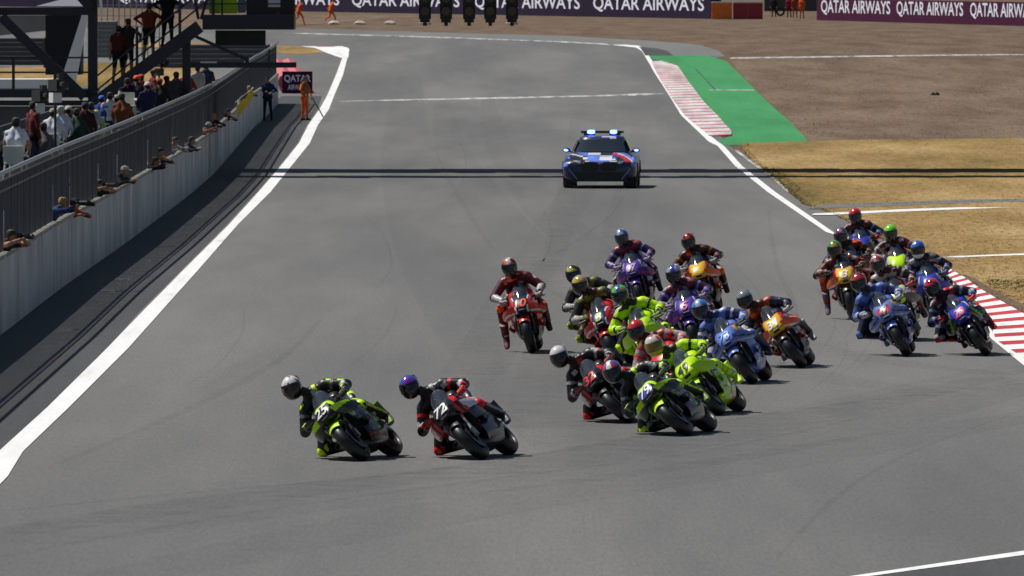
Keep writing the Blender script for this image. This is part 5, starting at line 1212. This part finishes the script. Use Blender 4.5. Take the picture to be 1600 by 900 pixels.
# number, front tyre contact column/row, lean, heading, hang-off, uprightness
PACK = [
 dict(up=0.1, num='25', ncol=WHT, panel=BLK, F=(571, 720), lean=45, yaw=15, h=1.0, liv=TRACK, suit=S_TRACK, helm=he((.06, .012, .02), (.66, .66, .66), (.25, .1, .12), th=1.1, visor=(.04, .012, .015), seed=3),
      lab='black and neon green motorbike, leftmost, leading the pack', rl='person in black and neon suit with white topped helmet, leftmost rider'),
 dict(up=0.05, num='72', ncol=WHT, F=(757, 718), lean=45, yaw=14, h=1.0, liv=APR, suit=S_APR, helm=he((.02, .02, .03), (.16, .015, .30), (.03, .08, .35), th=.8, visor=(.012, .012, .012), seed=5), fork=1,
      lab='black and red motorbike running second, beside the leftmost one', rl='person in black and red suit with purple helmet, second rider from the left'),
 dict(up=0.2, num='32', ncol=RED, F=(986, 661), lean=46, yaw=14, h=1.0, liv=APR, suit=S_APR2, helm=he((.5, .5, .5), (.65, .62, .62), RED, th=.9, chin=BLK, seed=8),
      lab='black and red motorbike with red number, partly hidden by a green one', rl='person in black suit with white and red helmet behind the neon bike'),
 dict(num='79', ncol=WHT, panel=(.03, .06, .3), pw=.11, F=(1077, 681), lean=48, yaw=13, h=1.05, liv=TRACK, suit=S_TRACK, helm=he((.02, .05, .25), (.04, .08, .36), (.5, .03, .04), th=.2, stripe=WHT, chin=NVY, seed=11),
      lab='black and neon green motorbike with a blue number panel', rl='person in black and neon suit with red, white and blue helmet'),
 dict(up=0.05, num='49', ncol=BLK, F=(1127, 649), lean=42, yaw=12, h=.95, liv=VR, suit=S_VR, helm=he(YEL, (.6, .58, .56), (.5, .06, .02), th=.6, visor=(.25, .17, .03), chin=(.5, .4, .02), seed=4),
      lab='all neon yellow motorbike with black number forty-nine', rl='person in neon yellow suit with gold visor, on the nearest neon yellow bike'),
 dict(num=None, F=(1080, 640), lean=33, yaw=10, h=.8, liv=DUC, suit=S_RED, helm=he((.5, .02, .015), (.55, .025, .02), (.3, .01, .01), th=1.4, seed=6),
      lab='red motorbike hidden behind the neon yellow ones', rl='person with plain bright red helmet in the middle of the pack'),
 dict(num='21', ncol=(.02, .2, .04), F=(1030, 590), lean=24, yaw=8, h=.65, up=.3, liv=VR, suit=S_VR, helm=he((.08, .4, .02), (.09, .45, .02), (.6, .14, .02), th=1.0, stripe=(.05, .1, .4), seed=9),
      lab='neon yellow motorbike with green number, behind the red helmet', rl='person in neon yellow suit with green helmet'),
 dict(num='3', ncol=(.3, .5, .0), panel=NVY, F=(968, 572), lean=24, yaw=8, h=.75, up=.4, liv=HON, suit=S_HON2, helm=he(YEL, (.55, .36, .04), (.25, .27, .3), th=.6, seed=10),
      lab='red and white motorbike with yellow number three', rl='person in dark red suit with yellow and grey helmet'),
 dict(num=None, F=(952, 553), lean=22, yaw=7, h=.7, up=.4, liv=LCR, suit=S_HON2, helm=he((.30, .34, .03), (.45, .4, .05), (.03, .03, .03), th=.5, seed=12),
      lab='white and maroon motorbike almost hidden behind the red and white one', rl='person with yellow and black helmet behind the yellow and grey helmet'),
 dict(num='10', ncol=ORG, panel=NVY, F=(832, 552), lean=14, yaw=3, h=.35, up=0.9, leg=True, liv=HON, suit=S_HON, helm=he(ORG, (.72, .13, .01), (.02, .02, .02), th=1.2, stripe=(.5, .5, .5), seed=13),
      lab='red motorbike with orange number ten on its own at left of the pack', rl='person in maroon suit with orange helmet and one leg dangling'),
 dict(num='07', ncol=(.5, .3, .4), F=(1007, 487), lean=17, yaw=5, h=.3, up=.7, liv=PRA, suit=S_PRA, helm=he((.05, .08, .3), (.4, .42, .5), (.05, .1, .4), th=.5, visor=(.05, .055, .065), seed=14),
      lab='purple motorbike at the back of the pack beside the orange one', rl='person in purple suit with silver and blue helmet'),
 dict(num=None, F=(1110, 490), lean=17, yaw=6, h=.3, up=0.2, liv=KTMR, suit=S_KTM, helm=he((.4, .04, .01), (.5, .05, .01), (.02, .02, .02), th=.7, seed=15),
      lab='orange motorbike with a yellow nose at the back of the main pack', rl='person in black and orange suit with red helmet at the back of the main pack'),
 dict(num='5', ncol=(.55, .05, .2), F=(1094, 555), lean=18, yaw=6, h=.35, up=0.2, liv=PRA, suit=S_PRA, helm=he((.02, .02, .03), (.3, .3, .42), (.03, .05, .3), th=.5, stripe=(.02, .05, .3), seed=16),
      lab='purple motorbike just behind the blue number seventy-three', rl='person in purple suit with black and blue helmet'),
 dict(num='73', ncol=(.03, .22, .7), F=(1178, 600), lean=34, yaw=9, h=.75, up=0.2, liv=GRE, suit=S_GRE, helm=he((.03, .12, .5), (.04, .2, .62), YEL, th=1.3, stripe=(.4, .5, .6), seed=17),
      lab='blue motorbike with light blue number seventy-three', rl='person in dark blue suit with bright blue helmet'),
 dict(up=0.15, num='31', ncol=WHT, panel=YEL, F=(1255, 575), lean=37, yaw=6, h=.85, liv=KTMR, suit=S_KTM2, helm=he((.02, .02, .025), (.18, .2, .22), (.35, .1, .02), th=1.3, seed=18),
      lab='orange and black motorbike with number thirty-one on yellow', rl='person in black and orange suit with dark silver helmet'),
 dict(num='27', ncol=BLK, panel=(.5, .03, .06), F=(1418, 557), lean=29, yaw=4, h=.85, up=.2, liv=GRE, suit=S_GRE2, helm=he((.16, .012, .02), (.5, .03, .035), (.03, .02, .02), th=1.0, chin=BLK, seed=19),
      lab='blue motorbike with a red number panel, right of the orange and black one', rl='person in light blue suit with dark red helmet'),
 dict(num='20', ncol=RED, panel=(.02, .05, .5), pw=.12, F=(1543, 556), lean=35, yaw=3, h=.75, up=.15, liv=YAM, suit=S_YAM, helm=he((.35, .012, .02), (.55, .015, .03), (.03, .02, .02), th=1.15, seed=20),
      lab='black and blue motorbike with red number twenty, rightmost', rl='person with red helmet and red gloves, rightmost rider beside the kerb'),
 dict(num=None, F=(1470, 512), lean=15, yaw=3, h=.3, up=.6, liv=PRI, suit=S_YAM2, helm=he((.03, .08, .4), (.03, .12, .5), (.5, .45, .42), th=1.2, chin=WHT, visor=(.03, .02, .02), seed=21),
      lab='blue and violet motorbike behind the rightmost one', rl='person in black suit with blue and white helmet'),
 dict(num=None, F=(1414, 478), lean=10, yaw=2, h=.2, up=0.3, liv=LCR, suit=S_LCR, helm=he((.02, .02, .02), (.16, .72, .01), None, visor=(.03, .035, .03), seed=22),
      lab='white motorbike with neon nose in the right hand group', rl='person in maroon and black suit with bright green helmet'),
 dict(num=None, F=(1427, 533), lean=22, yaw=3, h=.5, up=.5, liv=LCR, suit=S_PINK, helm=he((.3, .12, .14), (.5, .4, .42), (.35, .03, .05), th=.3, visor=(.02, .02, .02), seed=23),
      lab='white and maroon motorbike behind the blue one with red panel', rl='person in dark maroon suit with pink and white helmet'),
 dict(num='3', ncol=WHT, panel=YEL, F=(1333, 500), lean=11, yaw=2, h=0.55, up=-0.8, leg=True, liv=KTMR, suit=S_KTM3, helm=he((.05, .05, .05), (.03, .28, .08), (.55, .3, .03), th=.5, seed=24),
      lab='orange motorbike with yellow nose at left of the right hand group', rl='person in black and orange suit with green and orange helmet, one leg out'),
 dict(num=None, F=(1348, 480), lean=14, yaw=2, h=.5, up=0, liv=KTM, suit=S_KTM3, helm=he((.03, .015, .03), (.10, .06, .10), (.5, .2, .25), th=.9, visor=(.03, .015, .02), seed=25),
      lab='black and orange motorbike behind the green and orange helmet', rl='person in black and orange suit with dark pink speckled helmet'),
 dict(num=None, F=(1356, 445), lean=9, yaw=2, h=.25, up=0.3, liv=YAM, suit=S_YAM, helm=he((.35, .012, .02), (.55, .015, .02), (.3, .01, .01), th=1.3, visor=(.02, .02, .022), seed=26),
      lab='black and blue motorbike furthest back, on the right', rl='person with red helmet furthest back in the pack'),
]
for b in PACK:
    c = G(*b['F']); lean = -R(b['lean']); yaw = -R(b['yaw']); rc = .075
    lift = rc * (1 - math.cos(lean))
    Rm = Matrix.Rotation(yaw, 4, 'Z') @ Matrix.Rotation(lean, 4, 'Y')
    off = Matrix.Rotation(yaw, 4, 'Z') @ Vector((0, FY, 0))
    org = Vector((c.x, c.y, c.z)) - off + Vector((0, 0, lift))
    org.x += rc * math.sin(-lean) * .5
    Mx = Matrix.Translation(org) @ Rm
    b['M'] = Mx; sp = dict(b); sp['lean'] = -lean
    build_bike(b, Mx, b['lab'], 'racing motorbikes')
    build_rider(sp, Mx, b['rl'])

# ================================================================== people round the track
def at(p, rz=0.0, s=1.0): return Matrix.Translation(Vector(p)) @ Matrix.Rotation(rz, 4, 'Z') @ Matrix.Scale(s, 4)
ORANGE = (.62, .11, .02); NAVYC = (.012, .016, .035)
o, hd, hn = build_person(at(G(476, 188), R(55)), 'marshal in orange overalls holding a green flag beside the white line', 'stand', ORANGE, ORANGE, vest=(.25, .09, .05), hair=(.03, .02, .01), hat=(.02, .02, .02), shoes=(.03, .015, .01),
             arms=[V3(-.30, -.25, 1.02), V3(.28, -.12, .95)], group='marshals', voxel=.022)
f = MB(); g = [[Vector((.30 + .42 * q, -.15 + .02 * math.sin(9 * q), .90 - .75 * q - .12 * r * (1 - q * .6))) for r in (0, .5, 1)] for q in np.linspace(0, 1, 8)]
pole_ = empty('green_flag', label='rolled green flag held by the marshal beside the white line', cat='flag'); pole_.matrix_world = at(G(476, 188), R(20))
f.sheet(g, .006); f.build('cloth', mat('green_cloth', (.02, .20, .06), .8), pole_)
f = MB(); f.tube([(.26, -.14, 1.0), (.75, -.14, .12)], .012, 6); f.build('stick', M_WHITE, pole_)
build_person(at(G(418, 188.5), R(8)), 'man in navy shirt and trousers standing by the end of the pit wall', 'stand', (.02, .035, .09), NAVYC, hat=(.02, .02, .03), arms=[V3(-.12, -.25, 1.15), V3(.14, -.25, 1.12)], voxel=.022)
for u, v, rz, lb in ((466, 39, 0, 'marshal in orange running past the far barrier, left of two'), (516, 37, 0, 'marshal in orange running past the far barrier, right of two')):
    build_person(at(G(u, v), rz), lb, 'run', ORANGE, ORANGE, shoes=(.04, .02, .02), group='marshals', voxel=.03)
for u, v, c, lb in ((1209, 27, (.02, .02, .03), 'person in dark clothes standing in the gap of the far barriers'), (1233, 27.5, (.2, .01, .03), 'person in dark red standing in the gap of the far barriers'),
                    (1242, 28, (.3, .05, .02), 'marshal in dull orange in the gap of the far barriers'), (1253, 29, ORANGE, 'marshal in bright orange beside the maroon barrier')):
    build_person(at(G(u, v), R(random.uniform(-30, 30))), lb, 'stand', c, c, group='people by the far barriers', voxel=.03)
# people leaning over the pit wall
cl = [((.05, .03, .025), 'brown top at the near end of the wall'), ((.02, .04, .12), 'blue top behind the big lens'), ((.35, .06, .03), 'red top beside the big lens'), ((.02, .02, .02), 'black top with a long lens over the wall'),
      ((.03, .03, .03), 'black top in the middle of the wall'), ((.015, .015, .02), 'dark jacket with camera, left of the bare armed person'), ((.3, .17, .1), 'tan top in the middle of the wall'), ((.3, .3, .3), 'grey top beside the tan one'),
      ((.04, .04, .05), 'dark grey top halfway to the flag'), ((.28, .2, .13), 'sandy top near the wall joint'), ((.01, .01, .012), 'black jacket at the wall joint'), ((.012, .012, .015), 'dark coat just before the yellow flag'),
      ((.35, .35, .4), 'pale top behind the yellow flag'), ((.02, .02, .03), 'dark top beyond the yellow flag')]
M_LENSB = mat('camera_black', (.01, .01, .011), .4)
for i, (yy, (c, lb)) in enumerate(zip(LEAN_Y, cl)):
    base = Vector((WX(yy) - .27, yy, Z(yy) + .18 + .10 * math.sin(i * 2.1)))
    rz = R(58 + 22 * math.sin(i * 1.7))
    cam_ = i in (0, 1, 3, 5, 9)
    arms = [V3(-.08, -.66, 1.42), V3(.09, -.62, 1.40)] if cam_ else None
    Mx = at(base, rz, .94)
    build_person(Mx, 'spectator leaning over pit wall, ' + lb, 'lean', c, (.02, .02, .03), hair=[(.02, .015, .01), (.3, .2, .08), (.04, .03, .02)][i % 3], hat=[None, None, (.02, .02, .02), None, (.4, .4, .4)][i % 5] if i not in (1,) else None,
                 sleeves=i % 3 != 0, group='people leaning over the pit wall', voxel=.024, arms=arms)
    if cam_:
        k = empty('camera_with_lens', label='black camera with long lens held by ' + lb.split(' top')[0].split(' jacket')[0] + ' clad person at the pit wall', cat='camera'); k.matrix_world = Mx
        t = MB(); t.box((0, -.60, 1.48), (.15, .08, .11)); t.build('camera_body', M_LENSB, k, 0)
        t = MB(); L_ = .42 if i in (1, 3) else .22; t.tube([(0, -.64, 1.48), (0, -.70, 1.48), (0, -.64 - L_, 1.47)], [.04, .045, .062 if i == 1 else .05], 12); t.build('lens_barrel', M_LENSB, k)
yf = y_at_u(366); k = empty('yellow_flag', (WX(yf) + .03, yf, Z(yf) + WTOP + .1), (0, 0, R(-20)), 'yellow flag draped over the pit wall', 'flag')
t = MB(); g = [[Vector((.02 + .06 * r + .05 * math.sin(6 * q), -.2 + 1.5 * q, .62 * q - .35 * r * (1 - .3 * q) + .08 * math.sin(7 * q))) for r in np.linspace(0, 1, 5)] for q in np.linspace(0, 1, 10)]
t.sheet(g, .006); t.build('cloth', mat('yellow_cloth', (.65, .45, .01), .8, noise=.1), k)
t = MB(); t.tube([(-.25, -.3, -.02), (.04, 1.35, .66)], .014, 6); t.build('stick', M_WHITE, k)
# people on the pit stand: column and row of the head, scale in pixels per metre
def stand_person(u, v, s, pose, top, lb, rz, legs=(.03, .03, .05), chair=True, **kw):
    y = FPX / s; hp = W(u, v, y); hz = 1.30 if pose == 'sit' else 1.62
    p = Vector((hp.x, y, hp.z - hz)); dz = p.z
    build_person(at(p, rz), lb, pose, top, legs, group='people on the pit stand', **kw)
    if chair and pose == 'sit': add_chair(p + Vector((0, 0, 0)) + Matrix.Rotation(rz, 3, 'Z') @ Vector((0, .06, 0)), rz + math.pi, 'cream chair under the ' + lb.replace(' on the pit stand', '').replace(' seated at the far left of the pit stand', ' at far left'))
WS = (.6, .62, .68)
B_ = R(180)
stand_person(26, 191, 74, 'sit', WS, 'man in white shirt seated at the far left of the pit stand', R(165), sleeves=False)
stand_person(51, 166, 68, 'stand', (.1, .02, .02), 'cameraman in dark red standing behind the white shirted man', R(120), legs=(.01, .01, .01), hat=(.01, .01, .01))
stand_person(84, 176, 66, 'sit', WS, 'person in white shirt seated left of the brown clad one', R(160), hat=(.3, .25, .2))
stand_person(95, 172, 64, 'sit', (.5, .54, .62), 'grey haired person in pale blue shirt on the pit stand', R(170), hair=(.4, .4, .38), chair=False)
stand_person(108, 172, 62, 'sit', (.07, .06, .05), 'person in brown jacket and pale cap on the pit stand', R(150), hat=(.5, .47, .38), chair=False)
stand_person(150, 178, 59, 'sit', (.32, .5, .01), 'person in neon yellow vest on the pit stand', R(175), hat=(.5, .5, .02), chair=False)
stand_person(160, 155, 56, 'sit', (.03, .06, .25), 'person in blue cap on the pit stand', R(150), hat=(.05, .12, .5))
stand_person(171, 150, 56, 'sit', (.6, .6, .6), 'person in white top beside the blue cap', R(200), chair=False)
stand_person(183, 154, 56, 'sit', (.12, .13, .15), 'person in grey top in the middle of the pit stand', R(170), hat=(.35, .3, .2), chair=False)
stand_person(199, 128, 54, 'stand', WS, 'person in white shirt with black backpack on the pit stand', R(190), legs=(.01, .01, .015), vest=(.012, .012, .02))
stand_person(213, 124, 54, 'stand', (.02, .02, .03), 'person in black with orange cap on the pit stand', R(150), hat=ORG)
stand_person(221, 122, 53, 'stand', (.28, .03, .03), 'person in red shirt beside the orange cap', R(200), hat=(.4, .04, .03))
stand_person(239, 115, 53, 'stand', (.3, .05, .03), 'crew member in red and navy working under the stairs', R(110), vest=(.14, .02, .03))
stand_person(262, 124, 52, 'sit', (.25, .04, .02), 'crew member in dull red at the end of the pit stand', R(120))
for u, dv, pose, c, lb, hat in ((11, 34, 'sit', (.02, .02, .025), 'black', None), (38, 26, 'sit', (.03, .03, .08), 'dark blue', (.02, .02, .02)), (69, 24, 'sit', (.12, .12, .13), 'mid grey', None), (121, 26, 'sit', (.02, .05, .03), 'dark green', None),
        (133, 30, 'stand', (.04, .015, .015), 'very dark red', (.015, .015, .02)), (142, 27, 'sit', (.30, .30, .33), 'pale grey', None), (191, 22, 'sit', (.16, .05, .02), 'rust brown', None), (230, 24, 'sit', (.02, .02, .06), 'navy', (.5, .5, .5)), (250, 22, 'sit', (.015, .015, .015), 'charcoal', (.25, .03, .02)),
        (276, 22, 'sit', (.05, .05, .06), 'slate grey', None), (292, 20, 'sit', (.2, .03, .03), 'brick red', (.02, .02, .02)), (308, 20, 'sit', (.35, .33, .3), 'cream', None), (322, 18, 'sit', (.02, .03, .06), 'midnight blue', None)):
    stand_person(u, 250 - .4 * u - dv, 73 - .075 * u, pose, c, lb + ' clad person low behind the fence on the pit stand', R(150 + (u * 7) % 60), chair=False, hat=hat)
for u, v, lb, c, lg in ((185, 20, 'leftmost person standing on the tower stairs, red shirt and shorts', (.10, .016, .014), (.012, .012, .015)), (200, 14, 'second person on the tower stairs, dark top', (.03, .02, .025), (.03, .02, .02)),
                        (233, 4, 'third person on the tower stairs, orange and black shirt', (.14, .028, .014), (.012, .012, .012)), (262, -12, 'topmost person on the tower stairs, all in black', (.008, .008, .01), (.008, .008, .01))):
    y = YT - .15; hp = W(u, v, y); f_ = (u - 145) / 160; fl = W(u, 158 - 112 * (u - 150) / 152, y).z + .03
    build_person(at(Vector((hp.x, y, fl)), R(150 + u % 40)), lb, 'stand', c, lg, shorts=u < 250, sleeves=u > 195, group='people on the tower stairs', arms=[V3(-.3, -.2, 1.12), V3(.28, -.2, 1.15)] if u != 185 else None, voxel=.026)
# spare chairs and two camera tripods along the stand
for u, v, s in ((78, 205, 66), (121, 186, 61), (200, 150, 55), (222, 148, 53), (268, 138, 52)):
    y = FPX / s; p = W(u, v, y); add_chair(p - Vector((0, 0, .7)), R(170 + u % 30), 'cream plastic chair standing empty behind the fence, near the people %s' % {78: 'in white shirts', 121: 'with the neon vest', 200: 'with the backpack', 222: 'in red', 268: 'under the stairs end'}[u])
for u, v, s, lb in ((62, 150, 68, 'black broadcast camera on a pedestal beside the cameraman'), (88, 133, 70, 'black camera on a thin pole above the pit stand'), (250, 98, 52, 'black camera on a stand below the tower stairs')):
    y = FPX / s; p = W(u, v, y); e = empty('broadcast_camera', p, (0, 0, R(30)), lb, 'camera')
    t = MB(); t.box((0, 0, 0), (.2, .42, .26)); t.build('camera_body', M_LENSB, e, 0)
    t = MB(); t.tube([(0, -.21, 0), (0, -.42, 0)], [.07, .085], 10); t.build('lens_barrel', M_LENSB, e)
    t = MB(); t.box((.12, .05, .2), (.12, .14, .1)); t.build('viewfinder', M_LENSB, e, 0)
    t = MB(); t.box((0, .05, -.28), (.22, .2, .22)); t.build('control_box', M_WHITE if u != 250 else M_GREY, e, 0)
    hgt = p.z - 1.0; t = MB(); t.tube([(0, .05, -.17), (0, .05, -p.z + STAND_Z)], .03, 8); t.build('pole', M_LENSB, e)
    for k in range(3):
        a = k * 2.1; t = MB(); t.tube([(0, .05, -p.z + STAND_Z + .35), (.4 * math.cos(a), .05 + .4 * math.sin(a), -p.z + STAND_Z)], .02, 6); t.build('leg', M_LENSB, e)
finish_bodies()
